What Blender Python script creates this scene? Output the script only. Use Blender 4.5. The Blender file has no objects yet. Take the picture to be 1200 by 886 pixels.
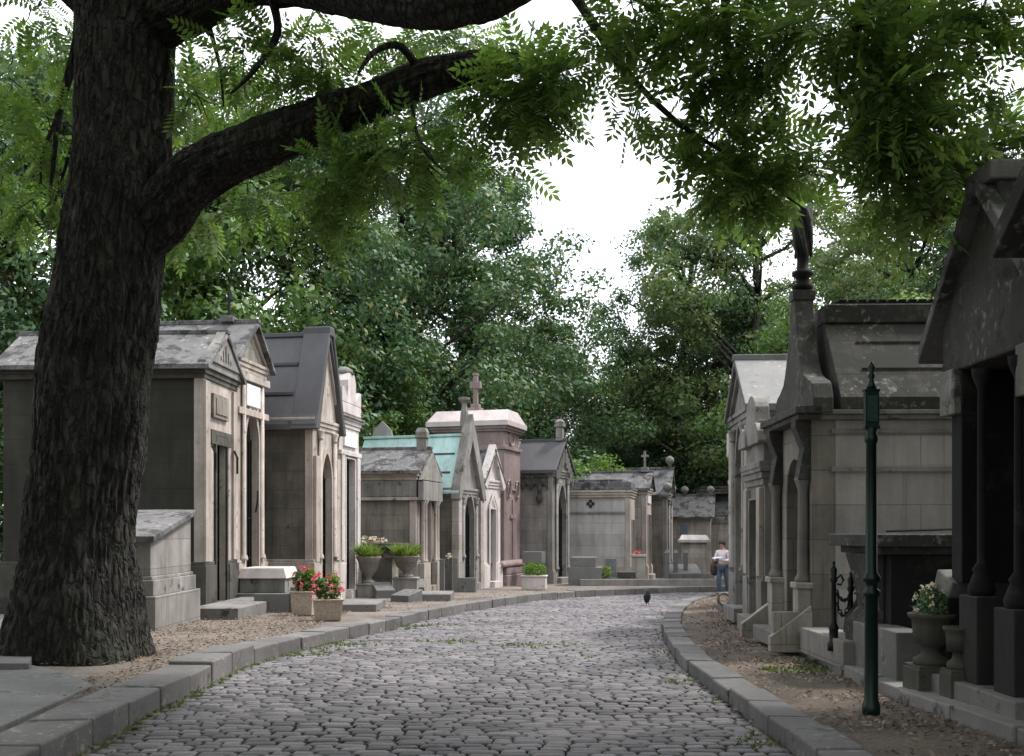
import bpy, bmesh, math, random
import numpy as np
from mathutils import Vector, Matrix, noise as mnoise
random.seed(7); rng = np.random.default_rng(11)
R = math.radians
scn = bpy.context.scene
COL = scn.collection
F = 1250.0; HZ = 622.0; EYE = 1.65
SLOPE = 0.0148

def zr(Y): return -SLOPE * (min(max(Y, 0), 60) - 8) if Y > 8 else 0.0
def G(px, py, h=0.0):
    c = F / (py - HZ)
    Y = (EYE - h - 8 * SLOPE) * c / (1 - SLOPE * c)
    if Y < 8: Y = (EYE - h) * c
    return Vector(((px - 600) * Y / F, Y, zr(Y) + h))
def X_(px, Y): return (px - 600) * Y / F
def Z_(py, Y): return EYE + (HZ - py) * Y / F
def PW(px, py, Y): return Vector((X_(px, Y), Y, Z_(py, Y)))

# ------------------------------------------------------------------ materials
def new_mat(name):
    m = bpy.data.materials.new(name); m.use_nodes = True
    nt = m.node_tree; nt.nodes.clear()
    return m, nt
def nd(nt, t, **kw):
    n = nt.nodes.new(t)
    for k, v in kw.items():
        if k in n.inputs.keys() if isinstance(k, str) else False: n.inputs[k].default_value = v
        else: setattr(n, k, v)
    return n
def ramp(nt, src, p0, p1, c0=(0, 0, 0, 1), c1=(1, 1, 1, 1)):
    r = nt.nodes.new('ShaderNodeValToRGB')
    r.color_ramp.elements[0].position = p0; r.color_ramp.elements[0].color = c0
    r.color_ramp.elements[1].position = p1; r.color_ramp.elements[1].color = c1
    nt.links.new(src, r.inputs[0]); return r.outputs[0]
def mixc(nt, fac, a, b, mode='MIX'):
    m = nt.nodes.new('ShaderNodeMix'); m.data_type = 'RGBA'; m.blend_type = mode
    for sock, v in ((m.inputs[0], fac), (m.inputs[6], a), (m.inputs[7], b)):
        if isinstance(v, (int, float)): sock.default_value = v
        elif isinstance(v, tuple): sock.default_value = (*v[:3], 1)
        else: nt.links.new(v, sock)
    return m.outputs[2]
def math_(nt, op, a, b=None):
    m = nt.nodes.new('ShaderNodeMath'); m.operation = op
    for s, v in ((m.inputs[0], a), (m.inputs[1], b)):
        if v is None: continue
        if isinstance(v, (int, float)): s.default_value = v
        else: nt.links.new(v, s)
    return m.outputs[0]
def noise_(nt, vec, scale, detail=6, rough=.6, mscale=None):
    if mscale:
        mp = nt.nodes.new('ShaderNodeMapping'); mp.inputs['Scale'].default_value = mscale
        nt.links.new(vec, mp.inputs[0]); vec = mp.outputs[0]
    n = nt.nodes.new('ShaderNodeTexNoise'); n.inputs['Scale'].default_value = scale
    n.inputs['Detail'].default_value = detail; n.inputs['Roughness'].default_value = rough
    nt.links.new(vec, n.inputs['Vector']); return n.outputs['Fac']
def out(nt, bsdf):
    o = nt.nodes.new('ShaderNodeOutputMaterial'); nt.links.new(bsdf, o.inputs[0])
def stone(name, col, dark=.55, joints=None, streak=.5, lichen=0, algae=0, rough=.9, bump=.35, island=0, fine=.3):
    m, nt = new_mat(name)
    tc = nt.nodes.new('ShaderNodeTexCoord'); v = tc.outputs['Object']
    col2 = tuple(c * dark for c in col)
    n1 = noise_(nt, v, 1.1, 8, .65)
    c = mixc(nt, ramp(nt, n1, .35, .68), col2, col)
    if streak:
        st = noise_(nt, v, 1.0, 5, .62, (3.2, 3.2, .5))
        c = mixc(nt, streak, c, mixc(nt, ramp(nt, st, .36, .6), tuple([.50, .48, .44]), (1, 1, 1)), 'MULTIPLY')
    nf = noise_(nt, v, 45, 5, .7)
    c = mixc(nt, fine, c, mixc(nt, ramp(nt, nf, .3, .7), (.45, .45, .45), (1.25, 1.25, 1.25)), 'MULTIPLY')
    if algae:
        pass
    dr = noise_(nt, v, 1.0, 7, .7, (11, 11, .35))
    if streak > .4: c = mixc(nt, math_(nt, 'MULTIPLY', ramp(nt, dr, .56, .70), .55), c, tuple(x * .28 for x in col))
    if algae:
        na = noise_(nt, v, 2.3, 9, .72)
        c = mixc(nt, math_(nt, 'MULTIPLY', ramp(nt, na, .62 - .2 * algae, .68 - .18 * algae), .85), c, (.022, .022, .018))
    if lichen:
        nl = noise_(nt, v, 11, 6, .6)
        nl2 = noise_(nt, v, 1.7, 3, .5)
        f = math_(nt, 'MULTIPLY', math_(nt, 'MULTIPLY', ramp(nt, nl, .56, .66), .35 + .4 * lichen), ramp(nt, nl2, .42, .6))
        c = mixc(nt, f, c, (.42, .42, .38))
    h = math_(nt, 'ADD', math_(nt, 'MULTIPLY', nf, .35), math_(nt, 'MULTIPLY', noise_(nt, v, 9, 6), .6))
    if island:
        g = nt.nodes.new('ShaderNodeNewGeometry')
        c = mixc(nt, island, c, mixc(nt, g.outputs['Random Per Island'], (.45, .45, .47), (1.45, 1.4, 1.4)), 'MULTIPLY')
    if joints:
        sp = nt.nodes.new('ShaderNodeSeparateXYZ'); nt.links.new(v, sp.inputs[0])
        cb = nt.nodes.new('ShaderNodeCombineXYZ')
        nt.links.new(math_(nt, 'ADD', sp.outputs[0], sp.outputs[1]), cb.inputs[0]); nt.links.new(sp.outputs[2], cb.inputs[1])
        bt = nt.nodes.new('ShaderNodeTexBrick'); nt.links.new(cb.outputs[0], bt.inputs['Vector'])
        bt.inputs['Scale'].default_value = 1; bt.inputs['Brick Width'].default_value = joints[0]
        bt.inputs['Row Height'].default_value = joints[1]; bt.inputs['Mortar Size'].default_value = .008
        bt.inputs['Mortar Smooth'].default_value = .3
        bt.inputs['Color1'].default_value = (.85, .85, .85, 1); bt.inputs['Color2'].default_value = (1.12, 1.12, 1.12, 1)
        bt.inputs['Mortar'].default_value = (.5, .5, .5, 1)
        c = mixc(nt, .8, c, bt.outputs['Color'], 'MULTIPLY')
        h = math_(nt, 'SUBTRACT', h, math_(nt, 'MULTIPLY', bt.outputs['Fac'], .8))
    b = nt.nodes.new('ShaderNodeBsdfPrincipled'); nt.links.new(c, b.inputs['Base Color'])
    b.inputs['Roughness'].default_value = rough
    bp = nt.nodes.new('ShaderNodeBump'); bp.inputs['Strength'].default_value = bump; bp.inputs['Distance'].default_value = .02
    nt.links.new(h, bp.inputs['Height']); nt.links.new(bp.outputs[0], b.inputs['Normal'])
    out(nt, b.outputs[0]); return m
def plain(name, col, rough=.6, metal=0, var=.25, scale=20):
    m, nt = new_mat(name)
    tc = nt.nodes.new('ShaderNodeTexCoord')
    n = noise_(nt, tc.outputs['Object'], scale, 5)
    c = mixc(nt, ramp(nt, n, .3, .7), tuple(x * (1 - var) for x in col), tuple(x * (1 + var) for x in col))
    b = nt.nodes.new('ShaderNodeBsdfPrincipled'); nt.links.new(c, b.inputs['Base Color'])
    b.inputs['Roughness'].default_value = rough; b.inputs['Metallic'].default_value = metal
    out(nt, b.outputs[0]); return m
def leafmat(name, c0, c1, trans=.35, nscale=.35, extra=None):
    m, nt = new_mat(name)
    g = nt.nodes.new('ShaderNodeNewGeometry')
    tc = nt.nodes.new('ShaderNodeTexCoord')
    n = noise_(nt, tc.outputs['Object'], nscale, 3)
    f = math_(nt, 'ADD', math_(nt, 'MULTIPLY', g.outputs['Random Per Island'], .55), math_(nt, 'MULTIPLY', ramp(nt, n, .35, .65), .45))
    c = mixc(nt, f, c0, c1)
    if extra:
        c = mixc(nt, ramp(nt, g.outputs['Random Per Island'], .955, .965), c, extra)
    d = nt.nodes.new('ShaderNodeBsdfPrincipled'); nt.links.new(c, d.inputs['Base Color']); d.inputs['Roughness'].default_value = .5
    d.inputs['Specular IOR Level'].default_value = .3
    t = nt.nodes.new('ShaderNodeBsdfTranslucent')
    nt.links.new(mixc(nt, 1.0, c, (1.45, 1.5, .75), 'MULTIPLY'), t.inputs[0])
    mx = nt.nodes.new('ShaderNodeMixShader'); mx.inputs[0].default_value = trans
    nt.links.new(d.outputs[0], mx.inputs[1]); nt.links.new(t.outputs[0], mx.inputs[2])
    out(nt, mx.outputs[0]); return m
def barkmat(name, col, scale=1):
    m, nt = new_mat(name)
    tc = nt.nodes.new('ShaderNodeTexCoord'); v = tc.outputs['Object']
    n1 = noise_(nt, v, 1, 9, .75, (16 * scale, 16 * scale, 3.6 * scale)); n2 = noise_(nt, v, 1.6, 4)
    wn = nt.nodes.new('ShaderNodeTexNoise'); wn.inputs['Scale'].default_value = 5; wn.inputs['Detail'].default_value = 4; nt.links.new(v, wn.inputs['Vector'])
    vm = nt.nodes.new('ShaderNodeVectorMath'); vm.operation = 'MULTIPLY_ADD'; nt.links.new(wn.outputs['Color'], vm.inputs[0]); vm.inputs[1].default_value = (.16, .16, .5); nt.links.new(v, vm.inputs[2])
    mp = nt.nodes.new('ShaderNodeMapping'); mp.inputs['Scale'].default_value = (15 * scale, 15 * scale, 3.2 * scale); nt.links.new(vm.outputs[0], mp.inputs[0])
    vo = nt.nodes.new('ShaderNodeTexVoronoi'); vo.feature = 'DISTANCE_TO_EDGE'; vo.inputs['Scale'].default_value = 1; nt.links.new(mp.outputs[0], vo.inputs['Vector'])
    crack = ramp(nt, vo.outputs['Distance'], .0, .22)
    c = mixc(nt, ramp(nt, n1, .42, .62), tuple(x * .25 for x in col), tuple(x * 1.5 for x in col))
    c = mixc(nt, ramp(nt, n2, .5, .75), c, (col[0] * .9, col[1] * 1.15, col[2] * .8))
    c = mixc(nt, .8, c, mixc(nt, crack, (.25, .25, .25), (1.35, 1.3, 1.25)), 'MULTIPLY')
    b = nt.nodes.new('ShaderNodeBsdfPrincipled'); nt.links.new(c, b.inputs['Base Color']); b.inputs['Roughness'].default_value = .95
    bp = nt.nodes.new('ShaderNodeBump'); bp.inputs['Strength'].default_value = 1.0; bp.inputs['Distance'].default_value = .07
    nt.links.new(math_(nt, 'ADD', math_(nt, 'MULTIPLY', n1, .5), math_(nt, 'MULTIPLY', crack, .7)), bp.inputs['Height']); nt.links.new(bp.outputs[0], b.inputs['Normal'])
    out(nt, b.outputs[0]); return m

M = {}
M['pale'] = stone('pale_limestone', (.52, .47, .42), .62, (.9, .42), .7, 0, 0)
M['paleplain'] = stone('pale_limestone_trim', (.54, .47, .42), .6, None, .55, 0, .15)
M['white'] = stone('white_stone', (.66, .60, .58), .72, None, .4, 0, .1)
M['grey'] = stone('grey_limestone', (.33, .31, .29), .62, (1.1, .48), .6, 0, 0)
M['greytrim'] = stone('grey_limestone_trim', (.32, .305, .285), .55, None, .7, 0, .2)
M['wallr3'] = stone('smooth_grey_ashlar', (.43, .40, .385), .72, (1.4, .45), .45, 0, 0)
M['palegrey'] = stone('pale_grey_ashlar', (.50, .48, .47), .75, (1.4, .45), .4, 0, 0)
M['olive'] = stone('dark_olive_stone', (.042, .040, .031), .55, (1.2, .5), .6, 0, .25)  # very dark olive-brown stone
M['olivetrim'] = stone('dark_olive_trim', (.11, .105, .085), .5, None, .7, 0, .4)  # dark olive-brown trim
M['brown'] = stone('brown_limestone', (.31, .28, .24), .52, (1.0, .45), .7, 0, 0)
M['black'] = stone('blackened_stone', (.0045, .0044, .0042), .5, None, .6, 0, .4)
M['dark'] = stone('dark_stone', (.085, .081, .074), .5, None, .6, .1, .5)
M['roof'] = stone('lichened_roof_stone', (.19, .185, .19), .6, None, .4, .5, .6)
M['roofr3'] = stone('mossy_roof_stone', (.085, .078, .072), .6, (2.2, .5), .5, .08, .95)
M['soot'] = stone('soot_black_block', (.028, .027, .025), .5, None, .6, 0, .4)
M['slate'] = stone('dark_slate', (.085, .083, .090), .75, None, .3, 0, 0, .6, .2)
M['darkbrown'] = stone('dark_brown_limestone', (.17, .155, .13), .45, (1.0, .45), .6, 0, .1)  # limestone in a darker brown
M['copper'] = stone('green_copper_sheet', (.46, .69, .645), .8, None, .45, 0, 0, .6, .1)
M['pink'] = stone('pink_granite', (.30, .225, .215), .68, None, .5, 0, .15, .5, .1)
M['pinktop'] = stone('sunlit_pink_granite', (.56, .49, .48), .8, None, .25, 0, .05, .45, .1)  # pink granite paled, sun brightness painted into the roof slab
M['granite'] = stone('grey_granite', (.17, .17, .165), .75, None, .3, .2, .1, .5, .1)
M['kerb'] = stone('kerb_granite', (.175, .165, .162), .6, None, 0, .25, .15, .85, .6, .4, .45)
M['slab'] = stone('worn_slab_stone', (.25, .235, .225), .6, None, 0, 0, .3, .85, .4, .4)
M['sett'] = stone('sett_stone', (.178, .166, .174), .62, None, 0, 0, .12, .66, .7, .9, .55)
M['concrete'] = stone('concrete_paving', (.16, .155, .155), .7, None, 0, .1, .15)
M['terra'] = plain('planter_stone', (.42, .34, .28), .8)
M['void'] = plain('dark_bronze', (.018, .018, .016), .5, .3)
M['iron'] = plain('black_iron', (.015, .016, .017), .45, .6)
M['green'] = plain('green_enamel', (.004, .018, .013), .35, .3, .4, 40)
M['plaque'] = plain('white_marble', (.72, .70, .72), .5, 0, .06)
M['blue'] = plain('blue_glass', (.10, .16, .22), .25)
M['bark'] = barkmat('furrowed_bark', (.034, .030, .026), .72)
M['bark2'] = barkmat('grey_bark', (.05, .045, .035), .6)
M['leaffg'] = leafmat('pinnate_leaf', (.038, .090, .026), (.20, .29, .10), .5, 1.6)
M['leafdark'] = leafmat('deep_green_leaf', (.030, .072, .034), (.100, .170, .072), .22, .45, (.20, .19, .06))
M['leafmid'] = leafmat('mid_green_leaf', (.030, .075, .018), (.110, .185, .050), .3, .45, (.22, .20, .06))
M['leaflight'] = leafmat('light_green_leaf', (.06, .13, .02), (.16, .27, .05), .4, .5)
M['leafolive'] = leafmat('olive_green_leaf', (.040, .078, .028), (.125, .180, .065), .3, .4, (.24, .21, .08))
M['grass'] = leafmat('grass_blade', (.07, .12, .025), (.24, .32, .10), .35, 2)
M['weed'] = leafmat('weed_blade', (.05, .08, .025), (.16, .21, .07), .3, 2)
M['petal'] = leafmat('pink_petal', (.55, .05, .12), (.85, .20, .32), .3, 3)
M['petalw'] = leafmat('pale_petal', (.5, .40, .42), (.75, .68, .66), .3, 3)
M['dead'] = leafmat('dead_leaf', (.07, .04, .02), (.26, .17, .09), .1, 3)
M['litter'] = leafmat('leaf_litter', (.045, .030, .022), (.30, .215, .16), .1, 3)

# soil
def soilmat(name, a, b, sc=1.0):
    m, nt = new_mat(name)
    tc = nt.nodes.new('ShaderNodeTexCoord'); v = tc.outputs['Object']
    n = noise_(nt, v, .7 * sc, 8, .7); n2 = noise_(nt, v, 22 * sc, 8, .75); n3 = noise_(nt, v, 90, 3)
    c = mixc(nt, ramp(nt, n, .35, .65), a, b)
    c = mixc(nt, .75, c, mixc(nt, ramp(nt, n2, .32, .68), (.35, .33, .3), (1.5, 1.45, 1.4)), 'MULTIPLY')
    s = nt.nodes.new('ShaderNodeBsdfPrincipled'); nt.links.new(c, s.inputs['Base Color']); s.inputs['Roughness'].default_value = .95
    bp = nt.nodes.new('ShaderNodeBump'); bp.inputs['Strength'].default_value = .8; bp.inputs['Distance'].default_value = .03
    nt.links.new(math_(nt, 'ADD', n2, math_(nt, 'MULTIPLY', n3, .4)), bp.inputs['Height']); nt.links.new(bp.outputs[0], s.inputs['Normal'])
    out(nt, s.outputs[0]); return m
M['soil'] = soilmat('dusty_soil', (.085, .068, .055), (.19, .155, .13))
M['soilpale'] = soilmat('pale_dusty_soil', (.10, .088, .078), (.235, .207, .183))
M['joint'] = soilmat('joint_soil', (.035, .031, .027), (.11, .095, .08))
M['ground'] = soilmat('ground_earth', (.05, .06, .03), (.10, .09, .055))

# ------------------------------------------------------------------ mesh tools
class MB:
    """collects shapes in (v, u, z): v away from the street, u along the street, s mirrors v"""
    def __init__(self, s=1): self.V = []; self.F = []; self.s = s; self.S = []
    def add(self, vs, fs):
        o = len(self.V); self.S.append((o, len(self.F)))
        self.V += [(self.s * v, u, z) for v, u, z in vs]
        self.F += [tuple(i + o for i in f) for f in fs]; return self
    def box(self, v0, v1, u0, u1, z0, z1, tv=0, tu=0):
        vs = [(v0, u0, z0), (v1, u0, z0), (v1, u1, z0), (v0, u1, z0), (v0 + tv, u0 + tu, z1), (v1 - tv, u0 + tu, z1), (v1 - tv, u1 - tu, z1), (v0 + tv, u1 - tu, z1)]
        return self.add(vs, [(0, 3, 2, 1), (4, 5, 6, 7), (0, 1, 5, 4), (1, 2, 6, 5), (2, 3, 7, 6), (3, 0, 4, 7)])
    def prism(self, poly, a, b, ax):
        n = len(poly)
        f = {'v': lambda p, q: (q, p[0], p[1]), 'u': lambda p, q: (p[0], q, p[1]), 'z': lambda p, q: (p[0], p[1], q)}[ax]
        vs = [f(p, a) for p in poly] + [f(p, b) for p in poly]
        fs = [tuple(range(n)), tuple(range(2 * n - 1, n - 1, -1))] + [(i, (i + 1) % n, n + (i + 1) % n, n + i) for i in range(n)]
        return self.add(vs, fs)
    def lathe(self, cv, cu, prof, seg=16, sq=False):
        vs = []; fs = []
        if sq: seg = 4
        for r, z in prof:
            for k in range(seg):
                a = 2 * math.pi * (k + (.5 if sq else 0)) / seg
                rr = r * (1.4142 if sq else 1)
                vs.append((cv + rr * math.cos(a), cu + rr * math.sin(a), z))
        for i in range(len(prof) - 1):
            for k in range(seg):
                fs.append((i * seg + k, i * seg + (k + 1) % seg, (i + 1) * seg + (k + 1) % seg, (i + 1) * seg + k))
        fs.append(tuple(range(seg))[::-1]); fs.append(tuple((len(prof) - 1) * seg + k for k in range(seg)))
        return self.add(vs, fs)
    def tube(self, pts, rad, seg=8):
        pts = [Vector(p) for p in pts]; n = len(pts)
        if not hasattr(rad, '__len__'): rad = [rad] * n
        vs = []; fs = []
        for i, p in enumerate(pts):
            d = (pts[min(i + 1, n - 1)] - pts[max(i - 1, 0)]).normalized()
            a = Vector((0, 0, 1)) if abs(d.z) < .9 else Vector((1, 0, 0))
            x = d.cross(a).normalized(); y = d.cross(x)
            for k in range(seg):
                t = 2 * math.pi * k / seg
                q = p + (x * math.cos(t) + y * math.sin(t)) * rad[i]; vs.append(tuple(q))
        for i in range(n - 1):
            for k in range(seg):
                fs.append((i * seg + k, i * seg + (k + 1) % seg, (i + 1) * seg + (k + 1) % seg, (i + 1) * seg + k))
        fs.append(tuple(range(seg))); fs.append(tuple((n - 1) * seg + k for k in range(seg))[::-1])
        return self.add(vs, fs)
    def each(self, name, mat, parent=None, bevel=.012, smooth=False):
        for k in range(len(self.S)):
            a, fa = self.S[k]; b, fb = self.S[k + 1] if k + 1 < len(self.S) else (len(self.V), len(self.F))
            q = MB(1); q.V = self.V[a:b]; q.F = [tuple(i - a for i in f) for f in self.F[fa:fb]]; q.build(name, mat, parent, bevel, smooth)
    def build(self, name, mat, parent=None, bevel=.012, smooth=False, label=None):
        me = bpy.data.meshes.new(name); me.from_pydata(self.V, [], self.F)
        bm = bmesh.new(); bm.from_mesh(me); bmesh.ops.recalc_face_normals(bm, faces=bm.faces); bm.to_mesh(me); bm.free()
        if smooth:
            me.shade_smooth() if False else me.polygons.foreach_set('use_smooth', [True] * len(me.polygons))
        me.materials.append(mat)
        o = bpy.data.objects.new(name, me); COL.objects.link(o)
        if parent: o.parent = parent
        if bevel:
            b = o.modifiers.new('edge', 'BEVEL'); b.width = bevel; b.segments = 2; b.limit_method = 'ANGLE'; b.angle_limit = R(40); b.harden_normals = False
        if label: o['label'] = label
        return o
def tag(o, label, cat, group=None):
    o['label'] = label; o['category'] = cat
    if group: o['group'] = group
    return o
def empty(name, loc, yaw, label, cat, group=None):
    o = bpy.data.objects.new(name, None); COL.objects.link(o); o.empty_display_size = .3
    o.location = loc; o.rotation_euler = (0, 0, -R(yaw))
    return tag(o, label, cat, group)
def struct(o): o['kind'] = 'structure'; return o
def quads(name, V, nper, mat, parent=None):
    """V: (N, nper, 3) array, one face per row"""
    N = V.shape[0]
    me = bpy.data.meshes.new(name)
    me.vertices.add(N * nper); me.vertices.foreach_set('co', V.reshape(-1).astype(np.float32))
    me.loops.add(N * nper); me.loops.foreach_set('vertex_index', np.arange(N * nper, dtype=np.int32))
    me.polygons.add(N); me.polygons.foreach_set('loop_start', np.arange(0, N * nper, nper, dtype=np.int32))
    me.update(calc_edges=True); me.materials.append(mat)
    o = bpy.data.objects.new(name, me); COL.objects.link(o)
    if parent: o.parent = parent
    return o
def rand_rot(n, up=0.0):
    """n random frames (n,3,3); up biases the normal (third axis) to +z"""
    nz = rng.normal(size=(n, 3)); nz /= np.linalg.norm(nz, axis=1)[:, None]
    nz[:, 2] += up; nz /= np.linalg.norm(nz, axis=1)[:, None]
    a = rng.normal(size=(n, 3)); x = np.cross(a, nz); x /= np.linalg.norm(x, axis=1)[:, None]
    y = np.cross(nz, x)
    return np.stack([x, y, nz], axis=1)
LEAF = np.array([[-.5, 0, 0], [-.1, .26, .05], [.5, 0, -.04], [-.1, -.26, .05]])
def leaves(P, size, up=.6, shape=LEAF, jit=.35, outw=None):
    n = len(P); Rm = rand_rot(n, up)
    if outw is not None:
        nz = Rm[:, 2] * .75 + outw * 1.3; nz[:, 2] += .25; nz /= np.linalg.norm(nz, axis=1)[:, None]
        x = np.cross(Rm[:, 1], nz); x /= np.linalg.norm(x, axis=1)[:, None]
        Rm = np.stack([x, np.cross(nz, x), nz], axis=1)
    s = size * (1 + jit * (rng.random(n) * 2 - 1))
    return np.einsum('kj,njc->nkc', shape, Rm) * s[:, None, None] + P[:, None, :]

# ------------------------------------------------------------------ world, sun, camera
w = bpy.data.worlds.new('World'); scn.world = w; w.use_nodes = True
nt = w.node_tree; nt.nodes.clear()
SUN_EL, SUN_AZ = 58, 68         # azimuth measured from +Y towards +X
sky = nt.nodes.new('ShaderNodeTexSky'); sky.sky_type = 'NISHITA'; sky.sun_disc = False
sky.sun_elevation = R(SUN_EL); sky.sun_rotation = R(SUN_AZ); sky.dust_density = 3; sky.air_density = 1.2
bg1 = nt.nodes.new('ShaderNodeBackground'); nt.links.new(sky.outputs[0], bg1.inputs[0]); bg1.inputs[1].default_value = .06
tc = nt.nodes.new('ShaderNodeTexCoord')
nn = noise_(nt, tc.outputs['Generated'], 2.2, 7, .6)
cl = mixc(nt, ramp(nt, nn, .3, .7), (.86, .88, .93), (1.0, 1.0, 1.0))
bg2 = nt.nodes.new('ShaderNodeBackground'); nt.links.new(cl, bg2.inputs[0]); bg2.inputs[1].default_value = 1.25
ad = nt.nodes.new('ShaderNodeAddShader'); nt.links.new(bg1.outputs[0], ad.inputs[0]); nt.links.new(bg2.outputs[0], ad.inputs[1])
wo = nt.nodes.new('ShaderNodeOutputWorld'); nt.links.new(ad.outputs[0], wo.inputs[0])
sl = bpy.data.lights.new('sun', 'SUN'); sl.energy = 3.0; sl.angle = R(8); sl.color = (1, .97, .93)
so = bpy.data.objects.new('sun', sl); COL.objects.link(so)
d = Vector((math.sin(R(SUN_AZ)) * math.cos(R(SUN_EL)), math.cos(R(SUN_AZ)) * math.cos(R(SUN_EL)), math.sin(R(SUN_EL))))
so.rotation_euler = d.to_track_quat('Z', 'Y').to_euler(); so.location = (10, 10, 40)
cam = bpy.data.cameras.new('camera'); co = bpy.data.objects.new('camera', cam); COL.objects.link(co)
co.location = (0, 0, EYE); co.rotation_euler = (R(90), 0, 0)
cam.sensor_width = 36; cam.lens = 36 * F / 1200; cam.shift_y = (HZ - 443) / 1200; cam.clip_end = 2000; cam.clip_start = .05
scn.camera = co
scn.view_settings.view_transform = 'Standard'; scn.view_settings.look = 'None'; scn.view_settings.exposure = .62
scn.render.engine = 'CYCLES'; scn.cycles.max_bounces = 4; scn.cycles.diffuse_bounces = 2; scn.cycles.glossy_bounces = 2; scn.cycles.transmission_bounces = 3

# ------------------------------------------------------------------ ground, road, kerbs
LK = [(90, 886), (140, 860), (167, 842), (223, 815), (267, 791), (297, 779), (323, 771), (370, 758), (417, 748), (480, 732), (533, 720), (583, 711), (641, 703), (700, 699), (770, 696), (842, 694)]
RK = [(933, 886), (913, 873), (890, 853), (860, 830), (827, 805), (800, 783), (785, 762), (777, 745), (778, 730), (788, 717), (803, 708), (827, 702), (847, 700)]
LKw = [Vector((-3.0, -8, 0)), Vector((-3.1, 2, 0))] + [G(*p) for p in LK] + [Vector((14, 37.6, zr(37.6))), Vector((30, 38, zr(38)))]
RKw = [Vector((1.9, -8, 0)), Vector((2.0, 2, 0))] + [G(*p) for p in RK] + [Vector((14, 33.6, zr(33.6))), Vector((30, 34, zr(34)))]
def resample(pts, step):
    P = [Vector(p) for p in pts]; dense = []
    for i in range(len(P) - 1):
        p0 = P[max(i - 1, 0)]; p1 = P[i]; p2 = P[i + 1]; p3 = P[min(i + 2, len(P) - 1)]
        for k in range(8):
            t = k / 8
            dense.append(.5 * ((2 * p1) + (p2 - p0) * t + (2 * p0 - 5 * p1 + 4 * p2 - p3) * t * t + (3 * p1 - 3 * p2 + p3 - p0) * t ** 3))
    dense.append(P[-1])
    o = [dense[0]]; acc = 0
    for i in range(1, len(dense)):
        a = dense[i - 1]; b = dense[i]; L = (b - a).length
        while acc + L >= step:
            t = (step - acc) / L; a = a.lerp(b, t); o.append(a.copy()); L = (b - a).length; acc = 0
        acc += L
    return o
def sheet(name, rows, mat):
    V = []; Fc = []; n = len(rows[0])
    for r in rows: V += [tuple(p) for p in r]
    for i in range(len(rows) - 1):
        for j in range(n - 1):
            Fc.append((i * n + j, i * n + j + 1, (i + 1) * n + j + 1, (i + 1) * n + j))
    me = bpy.data.meshes.new(name); me.from_pydata(V, [], Fc)
    bm = bmesh.new(); bm.from_mesh(me); bmesh.ops.recalc_face_normals(bm, faces=bm.faces)
    if sum(f.normal.z for f in bm.faces) < 0: bmesh.ops.reverse_faces(bm, faces=bm.faces)
    bm.to_mesh(me); bm.free(); me.materials.append(mat)
    o = bpy.data.objects.new(name, me); COL.objects.link(o); return o
def zfar(Y): return zr(Y) if Y < 60 else zr(60)
# one large ground sheet reaching the horizon
ys = [-400, -60, -10, 8, 20, 35, 60, 120, 500, 1500]
struct(sheet('ground', [[(x, y, zfar(y) - .09) for x in (-1200, -200, -60, -20, 0, 20, 60, 200, 1200)] for y in ys], M['ground']))

def kerb(name, pts, width, height, side, blk, seed):
    rnd = random.Random(seed); P = resample(pts, blk)
    V = []; Fc = []; inner = []
    def inn(i, wdt):
        d = (P[min(i + 1, len(P) - 1)] - P[max(i - 1, 0)]).normalized()
        return P[i] + Vector((-d.y, d.x, 0)) * side * wdt
    for i in range(len(P) - 1):
        Y = P[i].y
        wd = width(Y)
        a = P[i]; b = P[i + 1]; c = inn(i + 1, wd); dd = inn(i, wd)
        g = (b - a).normalized() * .007
        h = height(Y) + rnd.uniform(-.012, .012); t = rnd.uniform(-.006, .006)
        if name == 'kerb_left' and 11.4 < Y < 12.9: h += .045
        jx = Vector((-g.y, g.x, 0)).normalized() * rnd.uniform(-.012, .012)
        q = [a + g + jx, b - g + jx, c - g + jx, dd + g + jx]
        o = len(V)
        V += [(p.x, p.y, zr(p.y) - .1) for p in q] + [(p.x - 0 * side, p.y, zr(p.y) + h + (t if k < 2 else -t)) for k, p in enumerate(q)]
        Fc += [tuple(o + k for k in f) for f in [(0, 3, 2, 1), (4, 5, 6, 7), (0, 1, 5, 4), (1, 2, 6, 5), (2, 3, 7, 6), (3, 0, 4, 7)]]
        inner.append(inn(i, wd))
    me = bpy.data.meshes.new(name); me.from_pydata(V, [], Fc)
    bm = bmesh.new(); bm.from_mesh(me); bmesh.ops.recalc_face_normals(bm, faces=bm.faces); bm.to_mesh(me); bm.free()
    me.materials.append(M['kerb'])
    o = bpy.data.objects.new('kerb', me); COL.objects.link(o); struct(o)
    b = o.modifiers.new('edge', 'BEVEL'); b.width = .022; b.segments = 3; b.limit_method = 'ANGLE'; b.angle_limit = R(40)
    return inner
inL = kerb('kerb_left', LKw, lambda Y: .50 if Y < 14 else max(.34, .50 - (Y - 14) * .03), lambda Y: .205, 1, .95, 3)
inR = kerb('kerb_right', RKw, lambda Y: .34, lambda Y: .155, -1, .85, 4)
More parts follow.
